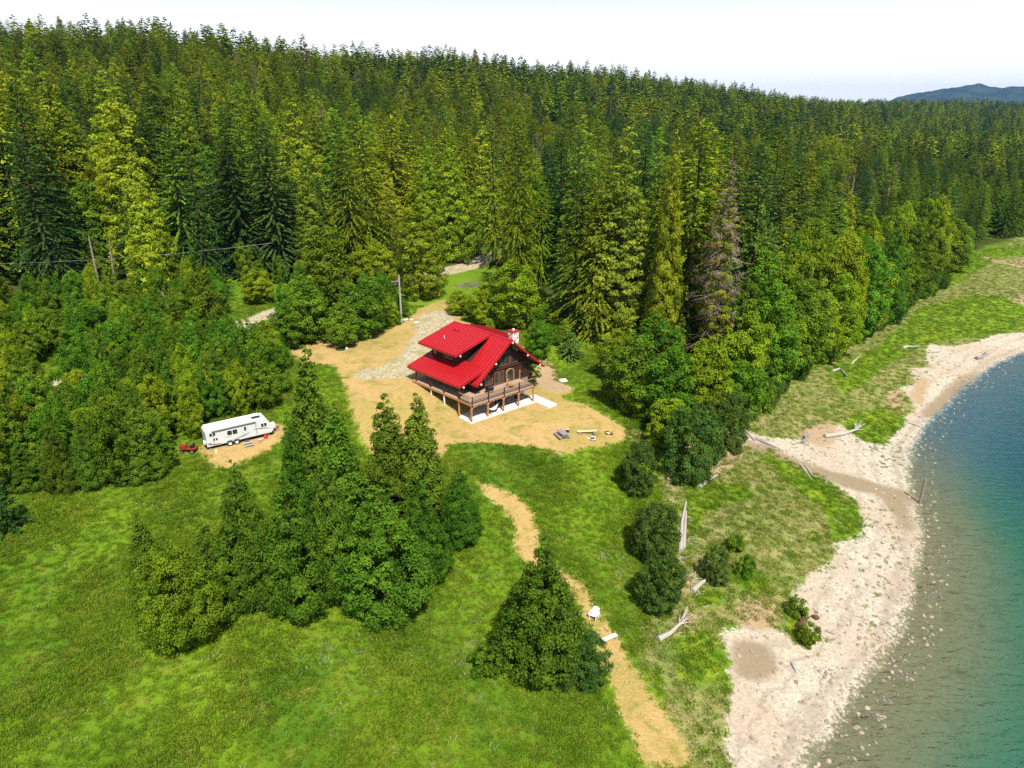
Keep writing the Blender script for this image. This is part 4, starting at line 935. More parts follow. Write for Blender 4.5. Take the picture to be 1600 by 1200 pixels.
# side windows under the porch
for v0, v1 in ((4.6, 5.6), (7.4, 9.2), (11.0, 11.9)):
    f = MB(); x0, x1 = WU0 - .24, WU0 - .12; k = .08; z0, z1 = (3.4, 4.6) if v0 != 11.0 else (2.9, 4.7)
    f.box(x0, x1, v0, v1, z0, z0 + k); f.box(x0, x1, v0, v1, z1 - k, z1); f.box(x0, x1, v0, v0 + k, z0 + k, z1 - k); f.box(x0, x1, v1 - k, v1, z0 + k, z1 - k)
    o = f.build('window' if v0 != 11.0 else 'door', M['frame'], house); g = MB(); g.box(WU0 - .17, WU0 - .155, v0 + k, v1 - k, z0 + k, z1 - k); g.build('pane', M['glass'], o)
# basement windows and door on the patio side
for u0, u1, z0, z1, nm in ((4.0, 5.2, 1.0, 2.1, 'window'), (6.2, 7.9, .25, 2.2, 'door'), (9.2, 10.6, 1.0, 2.1, 'window'), (11.6, 12.8, .25, 2.2, 'door')):
    f = MB(); y0, y1 = WV0 - .07, WV0 - .003; k = .08
    f.box(u0, u1, y0, y1, z0, z0 + k); f.box(u0, u1, y0, y1, z1 - k, z1); f.box(u0, u0 + k, y0, y1, z0 + k, z1 - k); f.box(u1 - k, u1, y0, y1, z0 + k, z1 - k)
    o = f.build(nm, M['white'], house); g = MB(); g.box(u0 + k, u1 - k, WV0 - .04, WV0 - .02, z0 + k, z1 - k); g.build('pane', M['glass'], o)

# chimney of pale field stone with a red cap
m = MB(); rn = random.Random(4)
m.box(10.8, 11.9, 3.55, 4.6, 6.6, 10.1); ch = m.build('chimney', M['stone'], house)
m = MB()
for k in range(95):
    z = rn.uniform(7.4, 10.0); side = rn.randrange(4); r = rn.uniform(.09, .17)
    p = {0: (10.8, rn.uniform(3.6, 4.55), z), 1: (rn.uniform(10.85, 11.85), 3.55, z), 2: (11.9, rn.uniform(3.6, 4.55), z), 3: (rn.uniform(10.85, 11.85), 4.6, z)}[side]
    m.blob(p, (r if side in (1, 3) else .06, r if side in (0, 2) else .06, r * .7), k, .2, 6, 4)
m.build('field_stones', M['stone'], ch)
m = MB(); m.box(10.68, 12.02, 3.43, 4.72, 10.1, 10.22); m.build('chimney_cap', M['redtrim'], ch)
m = MB(); m.tube([(11.35, 4.05, 10.22), (11.35, 4.05, 10.47)], .16, 10); m.build('flue', M['white'], ch)
for u, v in ((6.9, 11.9), (6.9, 11.1)):
    m = MB(); z = dormz(u); m.box(u - .13, u + .13, v - .13, v + .13, z + .02, z + .22); m.build('roof_vent', M['redtrim'], house)
m = MB(); z = dormz(4.6); m.tube([(4.6, 11.4, z), (4.6, 11.4, z + .42)], .05, 8); m.build('vent_pipe', M['white'], house)

# deck: boards, rim, posts, rails
DT = 2.80
DU1, DVB = 11.65, 13.2
m = MB(); nb = 24
for i in range(nb):
    a = -.02 + 3.30 * i / nb; m.box(-.04, DU1, a, a + 3.30 / nb - .012, DT - .05, DT)
for i in range(20):
    a = -.04 + 3.10 * i / 20; m.box(a, a + 3.10 / 20 - .012, 3.30, DVB, DT - .05, DT)
m.build('deck_floor', M['deckwood'], house)
m = MB(); m.box(-.06, DU1 + .02, -.06, .0, DT - .34, DT - .055); m.build('rim_beam', M['deckwood'], house)
m = MB(); m.box(-.10, -.045, -.06, DVB, DT - .34, DT - .055); m.build('rim_beam', M['tanwood'], house)
m = MB(); m.box(DU1 - .04, DU1 + .02, .0, 3.2, DT - .34, DT - .055); m.build('rim_beam', M['darkwood'], house)
m = MB()
for i in range(28): a = .1 + i * .41; m.box(a, a + .045, .02, 3.2, DT - .28, DT - .06)
for i in range(24): a = 3.5 + i * .41; m.box(.0, 3.1, a, a + .045, DT - .28, DT - .06)
m.build('joists', M['tanwood'], house)
m = MB(); m.box(.0, DU1 - .05, .12, .27, DT - .55, DT - .285); m.build('beam', M['tanwood'], house)
FPU = [.06, 2.95, 5.8, 8.65, 11.52]
for u in FPU:
    p = MB(); p.box(u - .09, u + .09, .0, .18, .10, DT - .36); p.build('post', M['tanwood'], house)
    p = MB(); p.box(u - .075, u + .075, -.13, -.065, DT - .40, DT + 1.10); p.build('rail_post', M['darkwood'], house)
for k, v in enumerate((2.75,)):
    p = MB(); p.box(-.02, .16, v - .09, v + .09, .0, DT - .36); p.build('post', M['tanwood'], house)
p = MB(); p.box(-.02, .10, 5.85, 6.05, .4, DT - .36); p.build('drain_pipe', M['white'], house)
p = MB(); p.box(-.02, .10, 8.85, 9.0, 1.5, DT - .36); p.build('drain_pipe', M['white'], house)
for v in (2.62, 5.9, 9.0, 12.4):
    p = MB(); p.box(-.03, .15, v - .09, v + .09, DT + .003, porchz(.06) - .28); p.build('porch_post', M['darkwood'], house)
p = MB(); p.box(-.04, .16, 2.4, 14.0, porchz(.06) - .50, porchz(.06) - .285); p.build('beam', M['darkwood'], house)
for (u0, u1) in zip(FPU[:-1], FPU[1:]):
    r = MB(); r.box(u0 + .08, u1 - .08, -.14, -.05, DT + .98, DT + 1.06); rr = r.build('handrail', M['tanwood'], house)
    b2 = MB(); b2.box(u0 + .08, u1 - .08, -.115, -.075, DT + .08, DT + .13); n = int((u1 - u0) / .13)
    for i in range(1, n): u = u0 + (u1 - u0) * i / n; b2.box(u - .012, u + .012, -.108, -.082, DT + .13, DT + .98)
    b2.build('balusters', M['black'], rr)
for v0, v1 in ((.06, 2.5),):
    r = MB(); r.box(-.10, -.02, v0, v1, DT + .98, DT + 1.06); rr = r.build('handrail', M['tanwood'], house)
    b2 = MB(); n = int((v1 - v0) / .13); b2.box(-.08, -.04, v0, v1, DT + .08, DT + .13)
    for i in range(1, n): v = v0 + (v1 - v0) * i / n; b2.box(-.072, -.048, v - .012, v + .012, DT + .13, DT + .98)
    b2.build('balusters', M['black'], rr)
r = MB(); r.box(DU1 - .06, DU1 + .02, .06, 3.0, DT + .98, DT + 1.06); rr = r.build('handrail', M['darkwood'], house)
b2 = MB(); b2.box(DU1 - .04, DU1, .06, 3.0, DT + .08, DT + .13)
for i in range(1, 22): v = .06 + 2.9 * i / 22; b2.box(DU1 - .032, DU1 - .008, v - .012, v + .012, DT + .13, DT + .98)
b2.build('balusters', M['black'], rr)
p = MB(); p.box(DU1 - .1, DU1 + .08, 2.95, 3.13, .2, 4.2); p.build('post', M['tanwood'], house)
# carved and crooked branches fixed as brackets below the deck front
for (u0, u1) in zip(FPU[:-1], FPU[1:]):
    b2 = MB(); rn = random.Random(int(u0 * 10))
    for sgn, ua in ((1, u0 + .09), (-1, u1 - .09)):
        b2.tube([(ua, .06, DT - .95), (ua + sgn * .2, .06, DT - .62), (ua + sgn * .55, .06, DT - .40)], [.06, .05, .04], 6)
    for i in range(7): u = u0 + .5 + (u1 - u0 - 1.0) * i / 6; b2.blob((u, .06, DT - .47 - rn.uniform(0, .12)), (.16, .05, .10), i, .3, 6, 4)
    b2.build('bracket_trim', M['tanwood'], house)

# patio and what stands on it and on the deck
m = MB(); m.box(-.15, 11.78, -.22, WV0 - .01, -.4, .10); patio = m.build('patio_slab', M['concrete']); patio.location = HC; patio.rotation_euler = (0, 0, HA); tag(patio, 'pale concrete patio under the deck', None, None, 'structure')
m = MB(); m.box(11.80, 13.6, -2.9, 1.9, -.5, .09); patio = m.build('concrete_walkway', M['concrete']); patio.location = HC; patio.rotation_euler = (0, 0, HA); tag(patio, 'bright concrete walkway at the right end of the patio', None, None, 'structure')
def hthing(name, u, v, z, label, cat, rz=0): return empty(name, hw(u, v, z), label, cat, None, HA + rz)
g_ = hthing('barbecue_grill', 4.6, 1.6, DT, 'black barbecue grill standing on the deck below the roof corner', 'grill')
m = MB(); m.box(-.55, .55, -.28, .28, .35, .85); m.build('cart', M['black'], g_)
m = MB(); m.prism([(-.28, .86), (-.28, 1.02), (-.12, 1.18), (.12, 1.18), (.28, 1.02), (.28, .86)], 'x', -.45, .45); hood = m.build('hood', M['black'], g_)
m = MB(); m.tube([(-.3, -.34, 1.0), (.3, -.34, 1.0)], .02, 6); m.build('handle', M['grey'], hood)
for sx in (-1, 1):
    for sy in (-1, 1): m = MB(); m.box(sx * .48 - .03, sx * .48 + .03, sy * .22 - .03, sy * .22 + .03, .0, .35); m.build('leg', M['black'], g_)
m = MB(); m.box(.56, .9, -.25, .25, .80, .84); m.build('side_shelf', M['grey'], g_)
g_ = hthing('deck_chair', 8.3, 1.3, DT, 'tan round-backed wicker chair on the deck near its right end', 'chair', .5)
m = MB(); m.prism([(.45 * math.cos(a), .45 * math.sin(a)) for a in np.linspace(0, 6.28, 13)[:-1]], 'z', .36, .44); m.build('seat', M['tanframe'], g_)
m = MB(); m.tube([(-.45, .0, .42), (-.42, .28, .9), (-.2, .45, 1.2), (.2, .45, 1.2), (.42, .28, .9), (.45, .0, .42)], .06, 7); m.tube([(-.2, .45, .42), (-.12, .46, 1.18)], .03, 5); m.tube([(.2, .45, .42), (.12, .46, 1.18)], .03, 5); m.tube([(0, .46, .42), (0, .47, 1.2)], .03, 5); m.build('backrest', M['tanframe'], g_)
for sx in (-1, 1):
    for sy in (-1, 1): m = MB(); m.tube([(sx * .3, sy * .3, 0), (sx * .26, sy * .26, .37)], .03, 6); m.build('leg', M['tanframe'], g_)
g_ = hthing('hammock', 4.4, .75, .10, 'pale canvas hammock on a curved dark stand on the patio', 'hammock')
m = MB(); n = 12
ring = []
for i in range(n + 1):
    q = -1 + 2 * i / n; u = q * 1.05; z = .45 + .75 * q * q; w = .42 * (1 - q * q) + .03
    ring += [(u, -w, z + .10 * (1 - q * q)), (u, 0, z - .05), (u, w, z + .10 * (1 - q * q))]
m.add(ring, [(3 * i + j, 3 * i + j + 1, 3 * i + j + 4, 3 * i + j + 3) for i in range(n) for j in range(2)])
o = m.build('canvas', M['net'], g_); md = o.modifiers.new('thick', 'SOLIDIFY'); md.thickness = .03
m = MB(); m.tube([(q * 1.3, 0, .05 + 1.2 * q ** 4) for q in np.linspace(-1, 1, 13)], .045, 7); m.box(-.6, -.5, -.5, .5, .0, .06); m.box(.5, .6, -.5, .5, .0, .06); m.build('stand', M['black'], g_)
g_ = hthing('patio_table', 7.3, 2.2, .10, 'dark round table in the shade of the patio', 'table')
m = MB(); m.prism([(.6 * math.cos(a), .6 * math.sin(a)) for a in np.linspace(0, 6.28, 15)[:-1]], 'z', .70, .75); m.build('tabletop', M['black'], g_); m = MB(); m.tube([(0, 0, 0), (0, 0, .70)], [.25, .05], 8); m.build('pedestal', M['black'], g_)
for k, (u, v, rz, lab) in enumerate(((6.3, 2.0, 1.6, 'dark chair left of the round patio table'), (9.9, 1.9, -.4, 'dark chair at the right part of the patio'))):
    g_ = hthing('patio_chair', u, v, .10, lab, 'chair', rz)
    m = MB(); m.box(-.25, .25, -.25, .25, .42, .47); m.build('seat', M['black'], g_); m = MB(); m.box(-.25, .25, .21, .26, .47, .95); m.build('backrest', M['black'], g_)
    for sx in (-1, 1):
        for sy in (-1, 1): m = MB(); m.box(sx * .22 - .02, sx * .22 + .02, sy * .22 - .02, sy * .22 + .02, 0, .42); m.build('leg', M['black'], g_)

# the side walls of the house run a little out of square with its front
def out_of_square(o):
    for c in o.children:
        me = c.data; n = len(me.vertices); v = np.zeros(n * 3, np.float32); me.vertices.foreach_get('co', v); v = v.reshape(-1, 3); v[:, 0] -= .062 * (v[:, 1] - 1.6); me.vertices.foreach_set('co', v.ravel()); me.update(); out_of_square(c)
out_of_square(house)
# ------------------------------------------------------------------ travel trailer
M['rvwhite'] = simple('white_trailer_panels', (.60, .62, .65), .35, .5, 0, .02, 2)
M['rvroof'] = simple('white_trailer_roof', (.78, .78, .77), .6, .3, 0, .05, 3)
M['decal'] = simple('dark_grey_decal', (.10, .115, .13), .4, .5, 0, .1, 3)
M['decal2'] = simple('pale_grey_decal', (.42, .45, .47), .4, .5, 0, .1, 3)
M['rubber'] = simple('tyre_rubber', (.02, .02, .02), .9, .2, 0, .2, 8)
M['dullred'] = simple('worn_red_paint', (.26, .035, .02), .7, .3, 0, .3, 4)
M['red'] = simple('red_plastic', (.55, .03, .015), .5, .4, 0, .1, 5)
ta = at(280 + 362 / 8, 600 + 835 / 8); tb = at(280 + 1190 / 8, 600 + 648 / 8); TA = math.atan2(tb[1] - ta[1], tb[0] - ta[0]); TL = float(np.hypot(*(tb - ta)[:2]))
print('trailer length', TL, 'angle', math.degrees(TA), ta, tb)
rv = empty('travel_trailer', (ta[0], ta[1], max(ta[2], tb[2]) - .06), 'white travel trailer with grey swooshes parked on a dry grass pad', 'trailer', None, TA)
W = 2.5; KL = TL / 8.3
rv.scale = (1, .9, .84)
def X(x): return x * KL
prof = [(0.0, .62), (0.0, 2.70), (.25, 2.98), (7.0, 2.98), (7.55, 2.86), (8.1, 1.95), (8.3, 1.55), (8.3, .95), (8.0, .62)]
m = MB(); m.prism([(X(a), b) for a, b in prof], 'y', 0, W); body = m.build('body', M['rvwhite'], rv)
m = MB(); m.prism([(X(.26), 2.984), (X(7.0), 2.984), (X(7.0), 3.03), (X(.26), 3.03)], 'y', .03, W - .03); m.build('roof', M['rvroof'], rv)
m = MB(); m.prism([(X(3.0), 3.033), (X(4.0), 3.033), (X(3.9), 3.28), (X(3.15), 3.28)], 'y', .75, 1.75); m.build('air_conditioner', M['rvwhite'], rv)
for x, y, s, mt, h in ((6.45, .95, .5, 'glass', .08), (5.2, .8, .2, 'white', .14), (4.8, 1.3, .14, 'decal2', .12), (5.75, .8, .18, 'decal2', .1), (1.4, 1.2, .2, 'white', .12), (2.2, .9, .1, 'white', .2)):
    m = MB(); m.box(X(x) - s, X(x) + s, y - s * .7, y + s * .7, 3.033, 3.033 + h); m.build('skylight' if mt == 'glass' else 'roof_vent', M[mt], rv)
def rvwin(x0, x1, z0, z1, bars=1, name='window'):
    f = MB(); k = .045
    f.box(X(x0), X(x1), -.03, -.003, z0, z0 + k); f.box(X(x0), X(x1), -.03, -.003, z1 - k, z1); f.box(X(x0), X(x0) + k, -.03, -.003, z0 + k, z1 - k); f.box(X(x1) - k, X(x1), -.03, -.003, z0 + k, z1 - k)
    if bars: c = X((x0 + x1) / 2); f.box(c - k * .7, c + k * .7, -.032, -.003, z0 + k, z1 - k)
    o = f.build(name, M['white'], rv); g = MB(); g.box(X(x0) + k, X(x1) - k, -.012, -.004, z0 + k, z1 - k); g.build('pane', M['glass'], o)
rvwin(.38, 1.2, 2.05, 2.62); rvwin(.72, 1.4, 1.30, 1.78); rvwin(2.5, 3.85, 1.62, 2.42); rvwin(4.58, 4.97, 1.75, 2.48, 0); rvwin(6.75, 7.55, 1.70, 2.36)
m = MB(); x0, x1 = 4.42, 5.12; k = .03
m.box(X(x0), X(x0) + k, -.018, -.003, .72, 2.62); m.box(X(x1) - k, X(x1), -.018, -.003, .72, 2.62); m.box(X(x0), X(x1), -.018, -.003, 2.60, 2.63); o = m.build('door', M['decal2'], rv); m = MB(); m.box(X(4.5), X(4.5) + .06, -.06, -.003, 1.5, 1.62); m.build('handle', M['grey'], o)
m = MB(); m.tube([(X(.75), -.10, 2.80), (X(6.15), -.10, 2.80)], .075, 8); m.build('awning', M['decal'], rv)
for x in (.80, 6.1): m = MB(); m.box(X(x), X(x) + .05, -.09, -.005, .85, 2.74); m.build('awning_arm', M['grey'], rv)
def swoosh(pts, w, mt):
    m = MB(); n = len(pts); up = []; lo = []
    for i, (x, z) in enumerate(pts): q = i / (n - 1); k = 1.5 * w * math.sin(math.pi * min(.97, .12 + q * .85)); up.append((X(x), z + k)); lo.append((X(x), z - k))
    m.prism(up + lo[::-1], 'y', -.008, -.003); m.build('stripe', M[mt], rv)
def arc(x0, z0, x1, z1, b, n=9): return [(x0 + (x1 - x0) * q, z0 + (z1 - z0) * q + b * 4 * q * (1 - q)) for q in np.linspace(0, 1, n)]
swoosh(arc(.08, .95, 1.9, .82, -.10), .055, 'decal'); swoosh(arc(.1, 1.12, .62, 1.0, -.02), .06, 'decal'); swoosh(arc(1.9, .85, 5.3, 1.45, -.14), .035, 'decal2'); swoosh(arc(3.7, .98, 5.4, 1.40, -.08), .05, 'decal'); swoosh(arc(5.8, 1.62, 8.1, 1.22, .14), .045, 'decal'); swoosh(arc(2.0, 1.62, 3.1, 1.40, -.05), .05, 'decal2'); swoosh(arc(1.75, 2.5, 4.2, 2.66, .05), .05, 'decal2')
m = MB(); m.box(X(6.3), X(6.3) + .035, -.015, -.003, .66, 2.75); m.build('seam_strip', M['decal2'], rv)
for x in (2.72, 3.55):
    m = MB(); m.prism([(X(x) + .47 * math.cos(a), .42 + .47 * math.sin(a)) for a in np.linspace(.1, math.pi - .1, 9)], 'y', -.012, -.003); m.build('wheel_arch', M['decal'], rv)
    for y0 in (-.02, W - .22):
        m = MB(); m.tube([(X(x), y0 - .02, .36), (X(x), y0 + .2, .36)], .36, 14); wh = m.build('wheel', M['rubber'], rv); m = MB(); m.tube([(X(x), y0 - .035, .36), (X(x), y0 - .021, .36)], .20, 10); m.build('rim', M['white'], wh)
m = MB(); m.box(X(.2), X(7.9), .3, W - .3, .42, .61); m.build('chassis', M['black'], rv)
m = MB(); m.tube([(X(-.05), W * .35, 1.0), (X(-.26), W * .35, 1.0)], .36, 14); m.build('spare_wheel_cover', M['white'], rv)
m = MB(); m.box(X(-.16), X(-.02), .1, W - .1, .55, .66); m.build('bumper', M['black'], rv)
m = MB(); m.prism([(W / 2 - .38, .75), (W / 2 + .38, .75), (W / 2 + .38, 1.35), (W / 2 + .25, 1.5), (W / 2 - .25, 1.5), (W / 2 - .38, 1.35)], 'x', X(8.34), X(8.34) + .42); m.build('gas_bottle_cover', M['rvwhite'], rv)
m = MB(); m.tube([(X(8.0), .4, .55), (X(8.3) + 1.0, W / 2, .55)], .06, 6); m.tube([(X(8.0), W - .4, .55), (X(8.3) + 1.0, W / 2, .55)], .06, 6); m.build('tongue', M['black'], rv)
m = MB(); m.tube([(X(8.3) + .85, W / 2, .0), (X(8.3) + .85, W / 2, .8)], .05, 6); m.build('jack', M['grey'], rv)
for x in (.35, 7.7): m = MB(); m.box(X(x) - .06, X(x) + .06, .25, .37, -.05, .6); m.build('stabiliser', M['grey'], rv)
m = MB(); m.box(X(4.45), X(5.1), -.36, -.06, .42, .46); m.build('entry_step', M['black'], rv)
def tw(x, y): c, s = math.cos(TA), math.sin(TA); return ta[0] + x * c - y * s, ta[1] + x * s + y * c
def on_ground(name, x, y, label, cat, rz=0.0, group=None): return empty(name, (x, y, H1(x, y)), label, cat, group, rz)
g_ = on_ground('wooden_step', *tw(X(4.7), -1.05), 'grey wooden double step on the ground by the trailer door', 'step', TA)
for k, (y, z) in enumerate(((.18, .40), (-.18, .20))):
    for j in range(2): m = MB(); m.box(-.55, .55, y - .17 + j * .17, y - .02 + j * .17, z - .05, z); m.build('tread', M['drift'], g_)
for sx in (-.5, .46): m = MB(); m.prism([(-.34, -.1), (.34, -.1), (.34, .349), (.02, .349), (.02, .149), (-.34, .149)], 'x', sx, sx + .04); m.build('side_board', M['drift'], g_)
g_ = on_ground('fuel_can', *tw(X(7.15), -.25), 'red fuel can beside the front end of the trailer', 'can', TA)
m = MB(); m.prism([(-.2, 0), (.2, 0), (.2, .42), (.1, .5), (-.2, .5)], 'y', -.13, .13); m.build('can_body', M['red'], g_); m = MB(); m.tube([(.14, 0, .46), (.3, 0, .62)], .03, 6); m.build('spout', M['black'], g_); m = MB(); m.tube([(-.15, 0, .5), (-.1, 0, .58), (.05, 0, .58), (.08, 0, .5)], .02, 6); m.build('handle', M['red'], g_)
g_ = on_ground('tool_box', *tw(X(6.3), -.55), 'small grey box lying on the dry grass by the trailer', 'box', TA + .3)
m = MB(); m.box(-.3, .3, -.15, .15, 0, .2); m.build('box_body', M['grey'], g_); m = MB(); m.box(-.31, .31, -.16, .16, .203, .25); m.build('lid', M['decal2'], g_)
g_ = on_ground('bucket', *tw(X(.75), -.95), 'white bucket on the grass near the rear corner of the trailer', 'bucket')
m = MB(); m.tube([(0, 0, 0), (0, 0, .34)], [.14, .18], 10, False); m.tube([(0, 0, .01), (0, 0, .02)], .13, 10); m.build('pail', M['white'], g_); m = MB(); m.tube([(-.18, 0, .33), (-.1, -.2, .3), (.1, -.2, .3), (.18, 0, .33)], .01, 5); m.build('handle', M['grey'], g_)
# red garden tractor left of the trailer
p = at(280 + 125 / 8, 600 + 850 / 8)
g_ = on_ground('garden_tractor', p[0], p[1], 'red and black garden tractor beside the bushes left of the trailer', 'tractor', TA + 2.6)
m = MB(); m.prism([(.15, .45), (.95, .40), (.95, .80), (.85, .92), (.15, .92)], 'y', -.26, .26); m.build('hood', M['dullred'], g_)
m = MB(); m.box(-.9, .1, -.45, .45, .50, .60); m.box(-.9, .14, -.2, .2, .3, .5); m.build('fender', M['dullred'], g_)
m = MB(); m.box(-.65, -.2, -.24, .24, .68, .78); m.box(-.72, -.62, -.24, .24, .78, 1.12); m.build('seat', M['black'], g_)
m = MB(); m.tube([(.1, 0, .9), (-.05, 0, 1.08)], .025, 6); m.tube([(-.06 + .16 * math.cos(a) * .5, .16 * math.sin(a), 1.08 + .16 * math.cos(a) * .5) for a in np.linspace(0, 6.28, 11)], .015, 5); m.build('steering_wheel', M['black'], g_)
for x, y, r, w in ((-.55, .35, .27, .24), (-.55, -.59, .27, .24), (.7, .3, .2, .16), (.7, -.46, .2, .16)): m = MB(); m.tube([(x, y, r), (x, y + w, r)], r, 12); wh = m.build('wheel', M['rubber'], g_); m = MB(); m.tube([(x, y - .004, r), (x, y + w + .004, r)], r * .5, 8); m.build('rim', M['grey'], wh)
# ------------------------------------------------------------------ garden furniture, poles, logs
M['oldwood'] = simple('weathered_grey_wood', (.26, .25, .27), .9, .2, 0, .25, 5, .2)
M['rock'] = simple('pale_rock', (.52, .48, .43), .95, .1, 0, .25, 3, .6)
M['char'] = simple('charred_wood', (.03, .025, .022), .95, .1, 0, .3, 6, .3)
M['brownstump'] = simple('rotten_stump', (.12, .06, .04), .95, .1, 0, .4, 6, .6)
M['plastic'] = simple('white_plastic', (.82, .83, .85), .45, .4, 0, .03, 3)
p = at(878, 683); t_ = on_ground('picnic_table', p[0], p[1], 'dark grey picnic table with two benches on the dry lawn', 'table', 2.05)
for i in range(5): m = MB(); m.box(-.95, .95, -.40 + i * .16, -.255 + i * .16, .72, .765); m.build('plank', M['oldwood'], t_)
for s in (-1, 1):
    for j in range(2): m = MB(); m.box(-.95, .95, s * .72 - .15 + j * .15, s * .72 - .01 + j * .15, .42, .46); m.build('bench_plank', M['oldwood'], t_)
for x in (-.7, .66):
    for s in (-1, 1): m = MB(); m.tube([(x, s * .62, 0), (x, s * .22, .715)], .05, 5); m.build('leg', M['oldwood'], t_)
    m = MB(); m.box(x - .02, x + .05, -.85, .85, .34, .415); m.build('crossbar', M['oldwood'], t_)
p = at(917, 678); t_ = on_ground('log_bench', p[0], p[1], 'long pale bench on two blocks beside the fire pit', 'bench', .12)
m = MB(); m.box(-1.35, 1.35, -.16, .16, .40, .50); m.build('seat', M['logend'], t_)
for x in (-1.0, 1.0): m = MB(); m.tube([(x, -.25, .2), (x, .25, .2)], .2, 8); m.build('leg', M['palebark'], t_)
p = at(925, 686); t_ = on_ground('fire_pit', p[0], p[1], 'small stone fire pit on the lawn in front of the pale bench', 'fire pit')
for k in range(9): a = k * .698; m = MB(); m.blob((.5 * math.cos(a), .5 * math.sin(a), .1), (.19, .16, .14), k, .2); m.build('stone', M['rock'] if k % 3 else M['oldwood'], t_)
m = MB(); m.prism([(.42 * math.cos(a), .42 * math.sin(a)) for a in np.linspace(0, 6.28, 11)[:-1]], 'z', .0, .05); m.build('ash', M['char'], t_)
p = at(950, 678); t_ = on_ground('firewood_pile', p[0], p[1], 'small pile of split firewood near the right tip of the lawn', 'firewood')
rn = random.Random(2)
for k in range(9): a = rn.uniform(-.5, .5); x, y, z = rn.uniform(-.5, .5), rn.uniform(-.25, .25), .08 + .13 * (k % 3); m = MB(); m.tube([(x - .25, y - .2 * a, z), (x + .25, y + .2 * a, z)], .08, 6); m.build('split_log', M['logend'] if k % 2 else M['bark'], t_)
p = at(887, 675); t_ = on_ground('chopping_block', p[0], p[1], 'brown stump used as a seat beside the picnic table', 'stump')
m = MB(); m.tube([(0, 0, -.1), (0, 0, .42)], [.24, .22], 10); m.build('bark', M['bark'], t_); m = MB(); m.tube([(0, 0, .422), (0, 0, .43)], .2, 10); m.build('cut_top', M['logend'], t_)
def plastic_chair(px, py, rz, label):
    p = at(px, py); t_ = on_ground('garden_chair', p[0], p[1], label, 'chair', rz)
    m = MB(); m.prism([(-.30, .36), (.30, .42), (.30, .46), (-.30, .40)], 'x', -.30, .30); m.build('seat', M['plastic'], t_)
    for k in range(5): x = -.26 + k * .13; m = MB(); m.prism([(-.26, .40), (-.22, .40), (-.52, 1.02 - abs(k - 2) * .05), (-.56, 1.02 - abs(k - 2) * .05)], 'x', x - .055, x + .055); m.build('back_slat', M['plastic'], t_)
    for s in (-1, 1):
        m = MB(); m.box(s * .37 - .07, s * .37 + .07, -.40, .42, .60, .635); m.build('armrest', M['plastic'], t_)
        for y in (-.3, .32): m = MB(); m.box(s * .33 - .03, s * .33 + .03, y - .04, y + .04, 0, .598); m.build('leg', M['plastic'], t_)
plastic_chair(928, 966, 2.6, 'white garden chair standing on the straw path')
plastic_chair(894, 973, 2.2, 'white garden chair half hidden by the cone-shaped tree beside the path')
p = at(952, 1001); t_ = on_ground('path_bench', p[0], p[1], 'low white plank bench on the lower part of the straw path', 'bench', .52)
m = MB(); m.box(-.8, .8, -.21, .21, .34, .40); m.build('seat', M['plastic'], t_)
for x in (-.62, .62): m = MB(); m.box(x - .04, x + .04, -.16, .16, 0, .338); m.build('leg', M['oldwood'], t_)
# utility pole with its stones, road wire
p = at(627.5, 504); hp = tall(p, 430); t_ = on_ground('utility_pole', p[0], p[1], 'pale wooden utility pole at the edge of the upper lawn', 'pole')
m = MB(); m.tube([(0, 0, -.3), (0, 0, hp * .5), (0, 0, hp)], [.20, .17, .13], 9); m.build('pole_shaft', M['drift'], t_)
m = MB(); m.box(-.16, .16, -.34, -.17, 1.3, 2.0); m.build('meter_box', M['grey'], t_); m = MB(); m.tube([(0, -.19, 2.0), (0, -.16, hp * .9)], .03, 6); m.build('conduit', M['grey'], t_)
m = MB(); m.tube([(0, 0, hp), (0, 0, hp + .06)], .15, 8); m.build('pole_cap', M['grey'], t_)
for k, (px, py, r, lab) in enumerate(((634, 501, .55, 'pale boulder touching the utility pole'), (643, 501, .5, 'flat pale boulder in the middle of the row by the utility pole'), (651, 506, .6, 'whitest boulder, farthest from the utility pole'), (808, 570, .0, ''))):
    if r:
        p = at(px, py); m = MB(); m.blob((0, 0, .15), (r, r * .7, r * .55), 31 + k, .22, 9, 6); o = m.build('boulder', M['rock']); o.location = p; tag(o, lab, 'rock', 'pale boulders by the pole')
p = at(532, 546); t_ = on_ground('hose_coil', p[0], p[1], 'dark coiled hose with a white reel lying on the upper lawn', 'hose')
m = MB()
for k in range(3): m.tube([((.75 - .06 * k) * math.cos(a), (.75 - .06 * k) * math.sin(a), .04 + .05 * k) for a in np.linspace(0, 6.28, 19)], .035, 5, False)
m.build('hose', simple('dark_green_hose', (.03, .07, .04), .6), t_); m = MB(); m.tube([(1.0, .2, .0), (1.0, .2, .3)], .22, 10); m.build('reel', M['plastic'], t_)
a = at(0, 470) + np.array([0, 0, 9.0]); b = at(437, 470) + np.array([0, 0, 11.5])
m = MB(); a0 = a - (b - a) * .8; pts = [tuple(a0 + (b - a0) * q - np.array([0, 0, 2.2 * 4 * q * (1 - q)])) for q in np.linspace(0, 1, 20)]; m.tube(pts, .018, 5); tag(m.build('power_line', M['grey']), 'thin grey power line sagging along the gravel road in front of the forest', 'cable')
